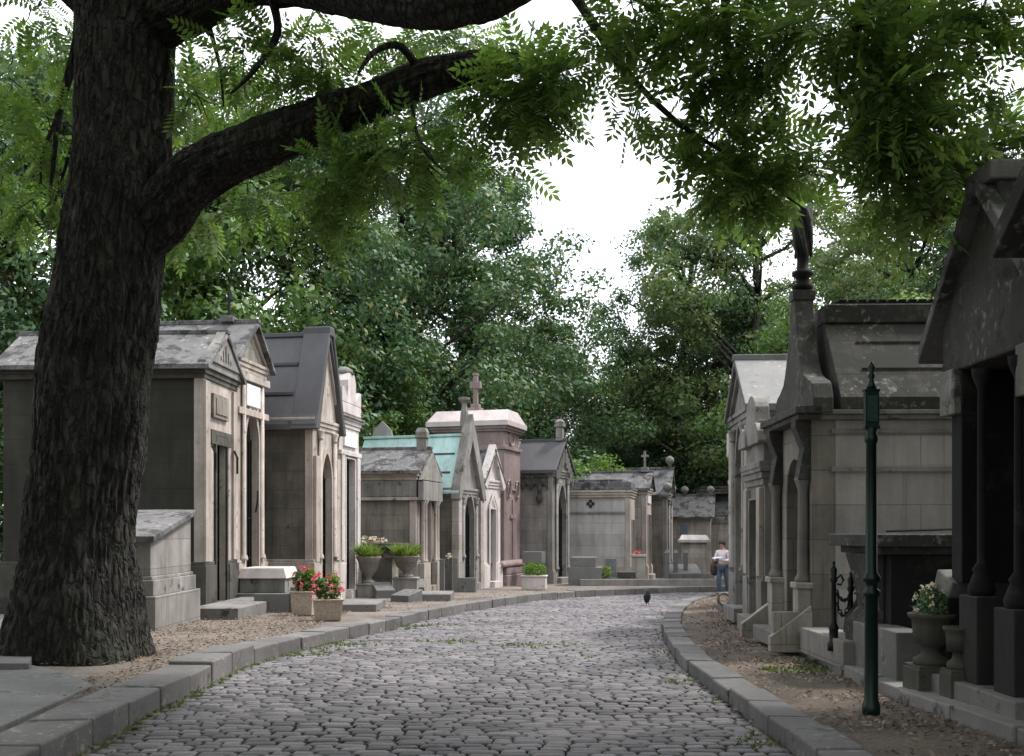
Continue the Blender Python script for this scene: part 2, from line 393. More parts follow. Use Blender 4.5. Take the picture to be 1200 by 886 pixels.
# verges
def verge(name, inner, outer, h, mat, rough):
    rows = []
    for p, q in zip(inner, outer):
        row = []
        for k, t in enumerate([0, .01, .02, .035, .05, .07, .09, .12, .2, .4, 1]):
            r = p.lerp(q, t)
            z = zr(r.y) + h + (mnoise.noise(Vector((r.x * 1.3, r.y * 1.3, 2))) * rough if k > 0 else -.02)
            row.append((r.x, r.y, z))
        rows.append(row)
    return struct(sheet(name, rows, mat))
oL = []
for i, p in enumerate(inL):
    t = min(max((p.y - 24) / 11, 0), 1); a = R(180 - 90 * t) if p.x < 6 else R(90)
    oL.append(p + Vector((math.cos(a), math.sin(a), 0)) * 50)
verge('verge', inL, oL, .165, M['soilpale'], .02)
oR = [Vector((45, p.y if p.y < 25 else 25 + (p.y - 25) * .4, 0)) for p in inR]
verge('verge', inR, oR, .125, M['soil'], .02)

# cobbled road: bedding sheet and setts in one mesh
def xat(pts, Y, last):
    for a, b in zip(pts[:-1], pts[1:]):
        if a.y <= Y <= b.y: return a.x + (b.x - a.x) * (Y - a.y) / max(b.y - a.y, 1e-6)
    return last
LKd = resample(LKw, .3); RKd = resample(RKw, .3)
SV = []; SF = []; SKI = []
g4 = [-1, -.74, .74, 1]
rnd = random.Random(5)
Y = 3.5
while Y < 37.4:
    dep = rnd.uniform(.112, .142)
    xl = xat(LKd, Y, 14); xr = xat(RKd, Y, 20) if Y < 33.4 else 20
    if Y > 33: xr = min(xr, 15)
    x = xl + rnd.uniform(-.05, .1)
    while x < xr - .05:
        wd = rnd.choice((rnd.uniform(.14, .22), rnd.uniform(.2, .3)))
        if x + wd > xr: wd = xr - x
        if wd > .06:
            cx = x + wd / 2
            cy = Y + .07 * math.sin(cx * .9 + Y * .15) + .03 * math.sin(cx * 2.3 + Y * .4) + rnd.uniform(-.006, .006)
            hz = rnd.uniform(-.004, .004) + .03 * mnoise.noise(Vector((cx * .7, cy * .7, 0)))
            tx, ty = rnd.uniform(-.03, .03), rnd.uniform(-.05, .05)
            hw, hd = wd / 2 - rnd.uniform(.005, .012), dep / 2 - rnd.uniform(.004, .009)
            rot = rnd.uniform(-.04, .04); o = len(SV)
            cs = [rnd.uniform(.93, 1.06) for _ in range(4)]
            for j, b in enumerate(g4):
                for i, a in enumerate(g4):
                    e = max(abs(a), abs(b)); corner = abs(a) == 1 and abs(b) == 1
                    k = .90 * cs[(a > 0) + 2 * (b > 0)] if corner else 1
                    lx = a * hw * k; ly = b * hd * k
                    zz = hz + (0.006 if e < 1 else -.006) + lx * tx + ly * ty
                    SV.append((cx + lx - ly * rot, cy + ly + lx * rot, zr(cy) + zz))
            for j in range(3):
                for i in range(3):
                    SF.append((o + j * 4 + i, o + j * 4 + i + 1, o + (j + 1) * 4 + i + 1, o + (j + 1) * 4 + i))
            ring = [0, 1, 2, 3, 7, 11, 15, 14, 13, 12, 8, 4]; o2 = len(SV)
            for q in ring:
                a = SV[o + q]; SV.append((cx + (a[0] - cx) * 1.03, cy + (a[1] - cy) * 1.03, a[2] - .05))
            for q in range(12):
                SKI.append(len(SF)); SF.append((o + ring[q], o2 + q, o2 + (q + 1) % 12, o + ring[(q + 1) % 12]))
        x += wd
    Y += dep
me = bpy.data.meshes.new('cobbled_road'); 
nb = len(SV); nfs = len(SF)
ysr = [-8, 0] + [3 + i for i in range(35)] + [38.4]
for yy in ysr:
    SV.append((-4.2 if yy < 30 else -1, yy, zr(yy) - .022)); SV.append((31, yy, zr(yy) - .022))
for i in range(len(ysr) - 1): SF.append((nb + 2 * i, nb + 2 * i + 1, nb + 2 * i + 3, nb + 2 * i + 2))
me.from_pydata(SV, [], SF); me.materials.append(M['sett']); me.materials.append(M['joint'])
mi = np.zeros(len(SF), dtype=np.int32); mi[nfs:] = 1; mi[SKI] = 1; me.polygons.foreach_set('material_index', mi)
sm = np.ones(len(SF), dtype=bool); me.polygons.foreach_set('use_smooth', sm)
ro = bpy.data.objects.new('cobbled_road', me); COL.objects.link(ro); struct(ro)

# ------------------------------------------------------------------ chapel kit
def arch(u0, u1, zb, zs, pointed=True, n=7, rise=None):
    """opening outline from bottom u0 up over to bottom u1"""
    c = (u0 + u1) / 2; hw = (u1 - u0) / 2; pts = [(u0, zb), (u0, zs)]
    if pointed == 'rect': pts += [(u1, zs)]
    else:
        rise = rise or (hw * 1.7 if pointed else hw)
        for k in range(1, 2 * n):
            t = k / n - 1                       # -1..1
            if pointed: y = rise * (1 - abs(t) ** 1.6) ** .75
            else: y = rise * math.sqrt(max(0, 1 - t * t))
            pts.append((c + hw * t, zs + y))
        pts.append((u1, zs))
    pts.append((u1, zb)); return pts
def cross_mb(s, v, u, z, h, t=.06, arm=.5, rings=False, plane='u'):
    m = MB(s); wd = h * arm / 2
    m.box(v - t / 2, v + t / 2, u - t / 2, u + t / 2, z, z + h)
    zc = z + h * .68
    m.box(v - t / 2 * .9, v + t / 2 * .9, u - wd, u + wd, zc - t / 2, zc + t / 2) if plane == 'u' else m.box(v - wd, v + wd, u - t / 2 * .9, u + t / 2 * .9, zc - t / 2, zc + t / 2)
    return m
def chapel(label, side, px, Y, yaw, w, d, py_e, py_r, h0, mw, mt, mr, door='pointed', dw=.42, dh=.62, plinth=.6, over=.10,
           cols=True, steps=1, cat='tomb chapel', roof='gable', thick=.10, name='tomb_chapel', gable_up=.0, plaque=False, mfront=None, group='tomb chapels in the row on the %s'):
    X = X_(px, Y); z0 = zr(Y) + h0
    e = empty(name, (X, Y, z0), yaw, label, cat, (group % ('left' if side < 0 else 'right')) if '%' in group else group)
    he = Z_(py_e, Y) - z0; hr = Z_(py_r, Y + w / 2) - z0
    mf = mfront or mt
    s = side; T = .16
    # body walls behind the facade
    m = MB(s); m.box(T, d, .02, w - .02, -.1, he)
    m.build('wall', mw, e)
    # facade with the doorway cut out and gable
    if door: ztop = plinth + (he - plinth) * dh
    c = w / 2; hd = dw * w / 2; zb = .16
    g = gable_up
    op = arch(c - hd, c + hd, zb, ztop, {'pointed': True, 'round': False, 'rect': 'rect'}[door])
    outl = [(-.03, -.1), (w + .03, -.1), (w + .03, he)]
    if roof in ('gable', 'steep'): outl += [(c, hr + g - .03)]
    outl += [(-.03, he)]
    # polygon: outer ccw from bottom left, door notch on the bottom edge
    poly = [(-.03, -.1), (c - hd, -.1)] + op + [(c + hd, -.1), (w + .03, -.1)] + outl[2:]
    m = MB(s); m.prism(poly, -.02, T + .02, 'v'); m.build('facade', mf, e)
    m = MB(s); m.box(-.25 if steps else .0, T, c - hd * 1.3, c + hd * 1.3, -.1, zb); m.build('doorstep', mt, e)
    # door surround
    o2 = arch(c - hd - .07, c + hd + .07, zb, ztop + .03, {'pointed': True, 'round': False, 'rect': 'rect'}[door])
    m = MB(s); m.prism(o2 + [q for q in reversed(op)], -.07, -.018, 'v'); m.build('door_surround', mt, e, .006)
    # door leaf with bars
    m = MB(s); inn = [(u + (.01 if u > c else -.01), z) for u, z in op]; m.prism(inn, T - .02, T + .015, 'v')
    dob = m.build('door', M['void'], e, 0); m = MB(s)
    nbar = 5
    for k in range(nbar + 1):
        u = c - hd + 2 * hd * (k + .0) / nbar
        m.box(T - .05, T - .02, u - .012, u + .012, zb, ztop)
    for zz in (.25, .5, .99): m.box(T - .055, T - .02, c - hd, c + hd, zb + (ztop - zb) * zz - .02, zb + (ztop - zb) * zz + .02)
    m.build('grille', M['iron'], dob, 0)
    # plinth
    m = MB(s); m.box(T + .02, d + .05, -.07, w + .07, -.1, plinth); m.box(T + .02, d + .03, -.045, w + .045, plinth, plinth + .07)
    for a, b in ((-.09, c - hd - .08), (c + hd + .08, w + .09)):
        m.box(-.09, T + .018, a, b, -.1, plinth - .002); m.box(-.06, T + .016, a + .03, b - .03, plinth - .002, plinth + .068)
    m.build('plinth', mt, e)
    # cornice
    m = MB(s)
    for k, (pz, pr) in enumerate(((-.26, .03), (-.16, .07), (-.06, .11))):
        m.box(-.03 - pr * .7, d + pr * .5, -.03 - pr, w + .03 + pr, he + pz, he + pz + (.1 if k < 2 else .075))
    m.build('cornice', mt, e, .008)
    if cols:
        for uu in (c - hd - .17, c + hd + .17):
            zb2 = plinth + .07; zt = he - .28; r = .055
            m = MB(s)
            m.lathe(-.075, uu, [(r * 1.7, zb2), (r * 1.7, zb2 + .05), (r * 1.5, zb2 + .06), (r * 1.5, zb2 + .1), (r, zb2 + .13), (r * .92, zt - .2)], 12)
            cb = m.build('column', mt, e, 0, True)
            m = MB(s); m.lathe(-.075, uu, [(r * 1.2, zt - .2), (r * 1.2, zt - .17), (r, zt - .16), (r * 1.9, zt - .02), (r * 1.9, zt + .01)], 12); m.build('capital', mt, cb, 0, True)
    # roof
    if roof in ('gable', 'steep'):
        m = MB(s); oo = .09 + over; sl = (hr - he) / (w / 2)
        lo = he - oo * sl * .6
        p = [(-oo, lo), (c, hr), (w + oo, lo), (w + oo, lo + thick), (c, hr + thick * 1.15), (-oo, lo + thick)]
        m.prism(p, -over - .06, d + over, 'v'); m.build('roof', mr, e)
        m = MB(s); m.box(-over - .08, d + over + .02, c - .07, c + .07, hr + thick * .7, hr + thick * 1.15 + .05); m.build('ridge_cap', mr, e)
        # raking cornice on the front gable
        m = MB(s); q = .10
        m.prism([(-oo, lo), (c, hr), (c, hr - q * 1.3), (-oo + q, lo)], -.09, -.021, 'v')
        m.prism([(c, hr - q * 1.3), (c, hr), (w + oo, lo), (w + oo - q, lo)], -.09, -.021, 'v'); m.build('gable_trim', mt, e, .006)
    elif roof == 'flat':
        m = MB(s); m.box(-over, d + over, -over, w + over, he, he + thick); m.box(-over * .3, d, -over * .3, w + over * .3, he + thick, hr)
        m.build('roof', mr, e)
    elif roof == 'hip':
        m = MB(s); m.box(-over - .05, d + over, -over - .05, w + over + .05, he + .018, he + .1)
        m.box(-over, d + over, -over, w + over, he + .1, hr, .25, w * .38); m.build('roof', mr, e)
    if plaque:
        m = MB(s); zz = he - .75; m.box(-.05, -.018, w * .18, w * .82, zz, zz + .38); m.build('plaque', M['plaque'], e, .004)
    e['he'] = 0; del e['he']
    return e, he, hr

# ---- left row
# dark deep chapel behind the big tree
e, he, hr = chapel('large dark olive chapel with low lichened roof, directly behind the big tree trunk', -1, 238, 21.5, 3, 2.0, 4.15, 428, 396, .2,
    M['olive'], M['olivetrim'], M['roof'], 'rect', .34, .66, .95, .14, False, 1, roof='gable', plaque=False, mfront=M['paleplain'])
m = MB(-1); m.box(-.12, .05, -.17, 2.17, he - .05, he + .1); m.prism([(-.05, he + .1), (.95, he + .86), (2.05, he + .1)], -.16, .03, 'v'); m.build('pediment', M['greytrim'], e)
m = MB(-1)
for k in range(5): m.box(-.185, -.158, .95 - .03 + (k - 2) * .16, .95 + .03 + (k - 2) * .16, he + .2, he + .55 - abs(k - 2) * .13)
m.build('pediment_carving', M['greytrim'], e)
m = MB(-1); m.box(-.07, -.018, .32, 1.6, he - 1.55, he - 1.25); m.build('carved_frieze', M['olivetrim'], e)
m = MB(-1); m.box(-.08, -.018, .42, 1.4, he - 1.0, he - .5); m.box(-.1, -.078, .55, 1.27, he - .92, he - .58); m.build('nameplate', M['brown'], e)
for uu in (.28, 1.72):
    m = MB(-1); m.tube([(-.09, uu, he - 1.6), (-.16, uu, he - 1.75), (-.16, uu, he - 2.1)], .025, 6); m.build('wall_bracket', M['iron'], e, 0)
m = MB(-1)
for uu in (.10, 1.9): m.box(-.075, -.019, uu - .14, uu + .14, 1.02, he - .3)
m.each('pilaster', M['paleplain'], e)
# slim gothic chapel
e, he, hr = chapel('slim pale gothic chapel with white plaque, small gable and iron cross on its ridge', -1, 276, 23.6, 7, 1.75, 3.6, 418, 383, .2,
    M['brown'], M['paleplain'], M['roof'], 'pointed', .46, .62, .95, .16, True, 1, roof='gable')
m = MB(-1); m.box(-.1, -.0, .45, 1.3, he - 1.02, he - .52); m.build('plaque', M['plaque'], e)
m = MB(-1); m.box(-.14, .16, -.08, 1.83, he - .47, he - .3); m.box(-.12, .16, -.06, 1.81, he - 1.25, he - 1.1); m.build('string_course', M['paleplain'], e)
m = MB(-1); m.prism([(.2, he - .03), (.875, hr - .22), (1.55, he - .03)], -.035, -.01, 'v'); m.build('tympanum', M['brown'], e)
m = MB(-1); m.box(.35, .65, .72, 1.03, hr + .1, hr + .24); m.build('cross_base', M['roof'], e)
m = cross_mb(-1, .5, .875, hr + .2, .62, .05, .35, plane='v'); m.build('cross', M['iron'], e, .003)
m = MB(-1); m.tube([(-.08, 1.02, 2.1), (-.12, 1.05, 2.4), (-.1, 1.1, 2.6)], .02, 6); m.build('lamp_bracket', M['iron'], e, 0)
# steep slate roofed chapel
e, he, hr = chapel('chapel with steep dark slate roof in broad stone courses and pointed doorway', -1, 366, 25.8, 10, 1.75, 3.2, 490, 398, .2,
    M['darkbrown'], M['paleplain'], M['slate'], 'pointed', .40, .60, .95, .10, True, 1, roof='steep', thick=.12)
m = MB(-1); sl = (hr - he) / .875
for k in range(1, 3):
    t = k / 3; u0 = -.19 + t * (.875 + .19); z = (he - .19 * sl * .6) + (hr - he + .19 * sl * .6) * t
    m.box(.55, 3.28, u0 - .06, u0 + .05, z + .08, z + .17)
m.box(.45, .55, -.19, -.1, he - .15, he - .05); m.build('roof_lap', M['slate'], e)
m = MB(-1); p = [(-.22, he - .28), (-.10, he - .28), (.72, hr + .10), (.80, hr + .24), (.95, hr + .24), (1.03, hr + .10), (1.85, he - .28), (1.97, he - .28), (.99, hr + .36), (.76, hr + .36)]
m.prism([(-.22, he - .28), (.72, hr + .18), (.72, hr - .05), (.0, he - .28)], -.2, .5, 'v')
m.prism([(1.97, he - .28), (1.03, hr + .18), (1.03, hr - .05), (1.75, he - .28)], -.2, .5, 'v')
m.box(-.2, .5, .70, 1.05, hr + .06, hr + .30); m.build('coping', M['slate'], e, .03)
m = MB(-1); m.box(-.10, -.02, .02, .3, .95, he - .9); m.box(-.12, -.02, 1.45, 1.73, .95, he - .9); m.each('buttress', M['paleplain'], e)
m = MB(-1); m.prism(arch(1.2, 1.75, he - 2.2, he - 1.1), -.008, .03, 'u'); m.build('blind_arch', M['olive'], e, 0)
# small classical chapel
e, he, hr = chapel('narrow white classical chapel with scrolled top and square white plaque', -1, 397, 27.7, 8, 1.75, 2.8, 487, 478, .2,
    M['pale'], M['white'], M['greytrim'], 'rect', .46, .72, .9, .16, False, 1, roof='flat', thick=.06, mfront=M['white'])
m = MB(-1); m.box(-.1, 1.2, .0, 1.75, he + .10, he + .38, 0, 0)
m.prism([(0, he + .38), (.0, he + .78), (.16, he + .78), (.5, he + .52), (.5, he + 1.0), (.65, he + 1.2), (1.1, he + 1.2), (1.25, he + 1.0), (1.25, he + .52), (1.59, he + .78), (1.75, he + .78), (1.75, he + .38)], -.1, .35, 'v')
m.build('scrolled_top', M['white'], e, .02)
m = MB(-1); m.lathe(.12, .87, [(.26, he + 1.19), (.24, he + 1.3), (.12, he + 1.38), (.05, he + 1.4)], 12); m.build('finial', M['greytrim'], e, 0, True)
m = MB(-1); m.box(-.075, -.019, .3, 1.45, he - .75, he - .38); m.build('plaque', M['plaque'], e, .004)
m = MB(-1); m.box(-.10, .16, -.06, 1.81, he - 1.0, he - .88); m.build('string_course', M['white'], e)
m = MB(-1)
for uu in (.16, 1.59): m.box(-.09, -.019, uu - .14, uu + .14, .97, he - 1.0)
m.each('pilaster', M['white'], e)
# small temple with triglyph frieze
e, he, hr = chapel('small grey temple tomb with carved frieze, slender columns and squat chimney-like finial', -1, 487, 31, 12, 1.95, 3.2, 552, 530, .2,
    M['brown'], M['paleplain'], M['roof'], 'rect', .40, .68, .85, .14, True, 1, roof='gable')
m = MB(-1); m.box(-.03, 3.22, -.05, 2.0, he - .75, he - .27); m.build('frieze', M['greytrim'], e)
m = MB(-1)
for k in range(9):
    for q in range(3): m.box(.15 + k * .37 + q * .06, .19 + k * .37 + q * .06, -.075, -.048, he - .72, he - .32)
m.build('triglyphs', M['greytrim'], e, .004)
m = MB(-1); m.box(-.08, 3.24, -.10, 2.05, he - .85, he - .76); m.build('architrave', M['paleplain'], e)
m = MB(-1); m.box(-.06, .24, .85, 1.1, hr + .05, hr + .42); m.box(-.1, .28, .81, 1.14, hr + .42, hr + .52); m.lathe(.09, .975, [(.16, hr + .52), (.17, hr + .6), (.12, hr + .72)], 4, True); m.build('finial', M['greytrim'], e)
m = MB(-1)
for uu in (.2, .45, 1.5, 1.75):
    m.lathe(-.17, uu, [(.08, .85), (.08, .92), (.055, .97), (.05, he - .98), (.09, he - .88), (.09, he - .85)], 10)
m.each('colonnette', M['paleplain'], e, 0, True)
m = MB(-1); m.box(-.28, -.09, -.05, .62, -.1, .85); m.box(-.28, -.09, 1.33, 2.0, -.1, .85); m.each('pedestal', M['pale'], e)
m = MB(-1); m.box(-.26, -.09, -.05, 2.0, he - .85, he - .28); m.prism([(-.12, he - .26), (.975, hr - .03), (2.07, he - .26)], -.26, -.12, 'v'); m.build('porch', M['greytrim'], e)
# copper roof chapel
e, he, hr = chapel('gothic chapel with turquoise copper roof and tall carved stone gable', -1, 535, 33.1, 20, 1.85, 3.6, 572, 513, .2,
    M['brown'], M['greytrim'], M['copper'], 'pointed', .42, .64, .9, .08, True, 1, roof='steep', thick=.07, gable_up=.25)
m = MB(-1); sl = (hr - he) / .925
for k in range(1, 3):
    t = k / 3; u0 = -.17 + t * (.925 + .17); z = (he - .17 * sl * .6) + (hr - he + .17 * sl * .6) * t
    m.box(.3, 3.66, u0 - .03, u0 + .03, z + .05, z + .11)
m.each('roof_seam', M['slate'], e, .004)
m = MB(-1); m.prism([(-.12, he + .1), (-.2, he - .35), (0, he - .35), (.925, hr - .1), (1.85, he - .35), (2.1, he - .35), (2.0, he + .1), (.925, hr + .75)], -.18, .12, 'v'); m.build('gable_wall', M['greytrim'], e)
m = MB(-1); m.lathe(.12, .925, [(.16, hr + .4), (.13, hr + .8), (.09, hr + 1.0), (.09, hr + 1.08), (.2, hr + 1.2), (.2, hr + 1.28), (.05, hr + 1.3)], 8); m.build('finial', M['greytrim'], e, 0)
m = MB(-1)
for uu in (.0, 1.85): m.box(-.14, .1, uu - .14, uu + .14, -.1, he - .35)
m.each('buttress', M['pale'], e)
# stele behind the temple
t = empty('stele', PW(448, 640, 35.5) * 1, 0, 'pointed grey stone stele poking up behind the temple tomb roof', 'stele')
t.location.z = zr(35.5) + .15; h = Z_(493, 35.5) - t.location.z
m = MB(1); m.prism([(-.42, 0), (.42, 0), (.42, h * .82), (.3, h - .3), (0, h), (-.3, h - .3), (-.42, h * .82)], 0, .25, 'u'); m.build('slab', M['greytrim'], t, .03)
m = MB(1); m.box(-.55, .55, -.1, .35, -.1, .35); m.build('base', M['greytrim'], t)
# small whitish chapel
e, he, hr = chapel('small whitish chapel with grey roof and tall thin door, left of the pink granite tomb', -1, 566, 35.1, 20, 1.55, 2.6, 562, 532, .2,
    M['pale'], M['white'], M['roof'], 'rect', .34, .66, .7, .12, False, 1, roof='steep', thick=.1, mfront=M['white'])
m = MB(-1); m.prism([(-.2, he - .2), (0, he - .32), (.775, hr + .02), (1.55, he - .32), (1.75, he - .2), (1.75, he - .05), (.775, hr + .32), (-.2, he - .05)], -.16, .1, 'v'); m.build('gable_wall', M['white'], e)
m = MB(-1); m.prism([(.35, .8), (.35, he - .85), (.775, he - .35), (1.2, he - .85), (1.2, .8), (1.1, .8), (1.1, he - .9), (.775, he - .5), (.45, he - .9), (.45, .8)], -.10, -.075, 'v'); m.build('door_moulding', M['white'], e, .005)
# pink granite tomb
Yp = 36.9; zp = zr(Yp) + .2; e = empty('granite_mausoleum', (X_(592, Yp), Yp, zp), 17, 'tall pink granite mausoleum with slab roof in sunlit tone and large stone cross', 'mausoleum')
Hc = Z_(478, Yp) - zp
m = MB(-1); m.box(.05, 2.7, .05, 2.0, 0, Hc - 1.35); m.build('wall', M['pink'], e)
m = MB(-1); m.box(-.15, 2.9, -.15, 2.2, -.1, .35); m.box(-.12, 2.87, -.1, 2.15, .35, .62, .02, .02); m.lathe(1.37, 1.02, [(1.5, .62), (1.52, .72), (1.42, .84)], 4, True); m.build('plinth', M['pink'], e, .04)
m = MB(-1); m.box(.1, 2.65, .1, 1.95, Hc - 1.35, Hc - .62)
m.build('attic', M['pink'], e)
m = MB(-1); m.box(-.02, 2.77, -.02, 2.07, Hc - 1.42, Hc - 1.3); m.box(.0, 2.75, .0, 2.05, Hc - .78, Hc - .70); m.box(-.06, 2.81, -.06, 2.11, Hc - .70, Hc - .6); m.build('cornice', M['pink'], e)
m = MB(-1); m.box(-.15, 2.9, -.15, 2.2, Hc - .6, Hc - .42); m.box(-.12, 2.87, -.12, 2.17, Hc - .42, Hc, .15, .55); m.build('roof', M['pinktop'], e)
m = MB(-1); m.box(1.2, 1.66, .8, 1.26, Hc - .02, Hc + .15); m.box(1.28, 1.58, .88, 1.18, Hc + .15, Hc + .3); m.build('cross_base', M['pink'], e)
m = MB(-1); m.box(1.35, 1.51, .95, 1.11, Hc + .3, Hc + 1.32); m.box(1.33, 1.53, .93, 1.13, Hc + 1.32, Hc + 1.4); m.box(1.23, 1.63, .92, 1.14, Hc + .85, Hc + 1.1); m.build('cross', M['pink'], e)
m = MB(-1); m.box(.0, .06, .96, 1.1, .95, 3.0); m.box(.0, .06, .7, 1.36, 2.3, 2.44)
m.build('relief_cross', M['pink'], e)
m = MB(-1)
for uu in (.5, 1.5): m.tube([(.0, uu + .18 * math.cos(a), 3.35 + .3 * math.sin(a)) for a in [k * math.pi / 6 for k in range(13)]], .035, 6)
m.box(-.02, .06, .7, 1.3, 3.3, 3.38); m.build('wreath_carving', M['pink'], e, 0)
m = MB(-1); m.tube([(.08, 1.02 + .3 * math.cos(a), Hc - 1.0 + .24 * math.sin(a)) for a in [k * math.pi / 6 for k in range(13)]], .04, 6); m.build('oval_carving', M['pink'], e, 0)
# gothic chapel with arcade frieze
e, he, hr = chapel('gothic chapel with dark roof, arcaded frieze and square chimney-like finial, right of the pink tomb', -1, 647, 39.2, 20, 2.1, 3.0, 550, 520, .2,
    M['grey'], M['greytrim'], M['slate'], 'pointed', .50, .62, .4, .16, True, 1, roof='steep', thick=.12)
m = MB(-1)
for k in range(9): 
    v0 = .15 + k * .32
    m.prism([(v0, he - .3), (v0, he - .75), (v0 + .07, he - .62), (v0 + .16, he - .52), (v0 + .25, he - .62), (v0 + .32, he - .75), (v0 + .32, he - .3)], -.10, .03, 'u')
m.build('arcade_frieze', M['dark'], e, .006)
m = MB(-1); m.box(.2, 3.1, -.14, .0, he - .3, he - .2); m.build('string_course', M['dark'], e)
m = MB(-1); m.box(-.1, .16, .93, 1.17, hr + .1, hr + .62); m.box(-.14, .2, .88, 1.22, hr + .62, hr + .72); m.lathe(.03, 1.05, [(.14, hr + .72), (.16, hr + .82), (.06, hr + .92)], 4, True); m.build('finial', M['greytrim'], e)
m = MB(-1)
for q in range(2):
    sgn = 1 if q == 0 else -1
    for k in range(6):
        u = 1.05 + sgn * (.12 + k * .17); zt = hr - .1 - (k + .6) * .17 * (hr - he) / 1.05
        m.box(-.2, -.14, u - .03, u + .03, zt - .55, zt)
m.build('gable_tracery', M['greytrim'], e, .004)
m = MB(-1); m.box(1.5, 1.75, -.24, 1.2, hr * .2 + he * .8, hr * .2 + he * .8 + .01); m = MB(-1)
sl = (hr - he) / 1.05; m.prism([(-.27, he - .14), (1.05, hr + .14), (1.05, hr + .22), (-.27, he - .04)], 1.55, 1.75, 'v'); m.build('roof_rib', M['greytrim'], e)
m = MB(-1); m.lathe(.45, -.12, [(.0, he - 1.25), (.1, he - 1.2), (.14, he - 1.1), (.14, he - 1.0), (.08, he - .9), (.08, he - .55)], 8); m.build('corbel', M['dark'], e, 0)
# box-like mausoleum
e, he, hr = chapel('plain pale box mausoleum with flat roof and quatrefoil vent in its side', -1, 738, 41.8, 12, 1.9, 3.2, 575, 566, .2,
    M['palegrey'], M['paleplain'], M['roof'], 'rect', .4, .62, .5, .12, False, 1, roof='flat', thick=.12)
m = MB(-1); m.box(.16, 3.23, -.04, 1.9, he - .9, he - .82); m.build('string_course', M['greytrim'], e, .004)
m = MB(-1)
for a, b in ((-.1, 0), (.1, 0), (0, -.1), (0, .1)): m.box(1.55 + a - .06, 1.55 + a + .06, -.012, .03, he - .5 + b - .06, he - .5 + b + .06)
m.build('vent', M['void'], e, 0)
m = MB(-1); m.box(.3, 3.1, .3, 1.7, hr, hr + .12); m.build('roof_slab', M['roof'], e)
# grey chapels beyond
e, he, hr = chapel('grey chapel with tall pale door frame, thin stone cross above, beyond the box mausoleum', -1, 757, 44.2, 14, 1.7, 3.2, 572, 556, .2,
    M['pale'], M['paleplain'], M['roof'], 'rect', .46, .66, .5, .14, False, 1, roof='gable')
m = MB(-1); m.box(.0, .3, .7, 1.0, hr + .1, hr + .3); m.build('cross_base', M['greytrim'], e)
cross_mb(-1, .15, .85, hr + .3, .7, .09, .45, plane='v').build('cross', M['greytrim'], e)
m = MB(-1); m.box(-.06, -.018, .3, 1.4, he - .62, he - .3); m.build('plaque', M['plaque'], e, .003)
e, he, hr = chapel('grey gabled chapel with ball finials, second beyond the box mausoleum', -1, 781, 46.6, 14, 1.9, 3.4, 578, 552, .2,
    M['brown'], M['greytrim'], M['roof'], 'rect', .4, .62, .5, .16, True, 1, roof='steep')
for uu, zz in ((0, he - .05), (.95, hr + .15), (1.9, he - .05)):
    m = MB(-1); m.lathe(-.05, uu, [(.1, zz), (.07, zz + .12), (.17, zz + .22), (.2, zz + .34), (.15, zz + .46), (.02, zz + .52)], 10); m.build('ball_finial', M['greytrim'], e, 0, True)
e, he, hr = chapel('low grey chapel with ball finials and blue panel, at the far end behind the woman', -1, 832, 49.5, 12, 1.6, 2.7, 604, 583, .2,
    M['pale'], M['paleplain'], M['roof'], 'rect', .42, .62, .3, .16, False, 1, roof='steep')
for vv in (.0, 1.2, 2.4):
    m = MB(-1); m.lathe(vv, .8, [(.1, hr + .1), (.07, hr + .22), (.17, hr + .3), (.19, hr + .4), (.13, hr + .5), (.02, hr + .55)], 10); m.build('ball_finial', M['greytrim'], e, 0, True)
m = MB(-1); m.box(1.05, 1.35, -.03, .0, he - 1.15, he - .45); m.build('window', M['blue'], e, .004)
e, he, hr = chapel('far pale chapel with stepped slab roof half hidden behind the lantern pillar', -1, 866, 51.5, 8, 1.8, 1.9, 606, 580, .2,
    M['pale'], M['paleplain'], M['roof'], 'rect', .42, .62, .3, .1, False, 1, roof='hip')
for k in range(3):
    m = MB(-1); m.box(-.1 + k * .1, 2.0 - k * .1, -.2 + k * .12, 2.0 - k * .12, hr + .02 + k * .14, hr + .13 + k * .14); m.build('roof_slab', M['dark'], e)

# ---- right row
HR_ = .27
# large mausoleum with volutes
Y3 = 13.8; X3 = X_(951, Y3); z3 = zr(Y3) + HR_
e = empty('volute_mausoleum', (X3, Y3, z3), 1.5, 'large grey mausoleum with mossy stone roof, scrolled parapet and tall draped torch finial', 'mausoleum', 'tomb chapels in the row on the right')
def zl(py, y=Y3): return Z_(py, y) - z3
w3, d3 = 1.9, 3.4
he = zl(492); 
m = MB(1); m.box(.3, d3, .0, w3, -.1, he); m.build('wall', M['wallr3'], e)
m = MB(1); m.box(.32, d3 + .04, -.05, w3 + .05, -.1, zl(702)); m.prism([(-.05, zl(702)), (-.0, zl(690)), (w3, zl(690)), (w3 + .05, zl(702))], .32, d3 + .03, 'v'); m.build('plinth', M['wallr3'], e)
m = MB(1); m.box(.25, d3 + .06, -.04, w3 + .04, zl(553), zl(547)); m.box(.25, d3 + .05, -.03, w3 + .03, zl(508), zl(503)); m.build('string_course', M['greytrim'], e, .004)
m = MB(1); m.box(.1, d3 + .1, -.09, w3 + .09, he, he + .06); m.box(.1, d3 + .14, -.14, w3 + .14, he + .06, he + .12); m.build('cornice', M['greytrim'], e)
hr = Z_(384, Y3 + .95) - z3; hb = he + .12
m = MB(1); m.prism([(-.12, hb), (w3 + .12, hb), (w3 + .12, hb + .16), (w3 / 2 + .28, hr), (w3 / 2 - .28, hr), (-.12, hb + .16)], .34, d3 + .12, 'v'); m.build('roof', M['roofr3'], e)
m = MB(1)
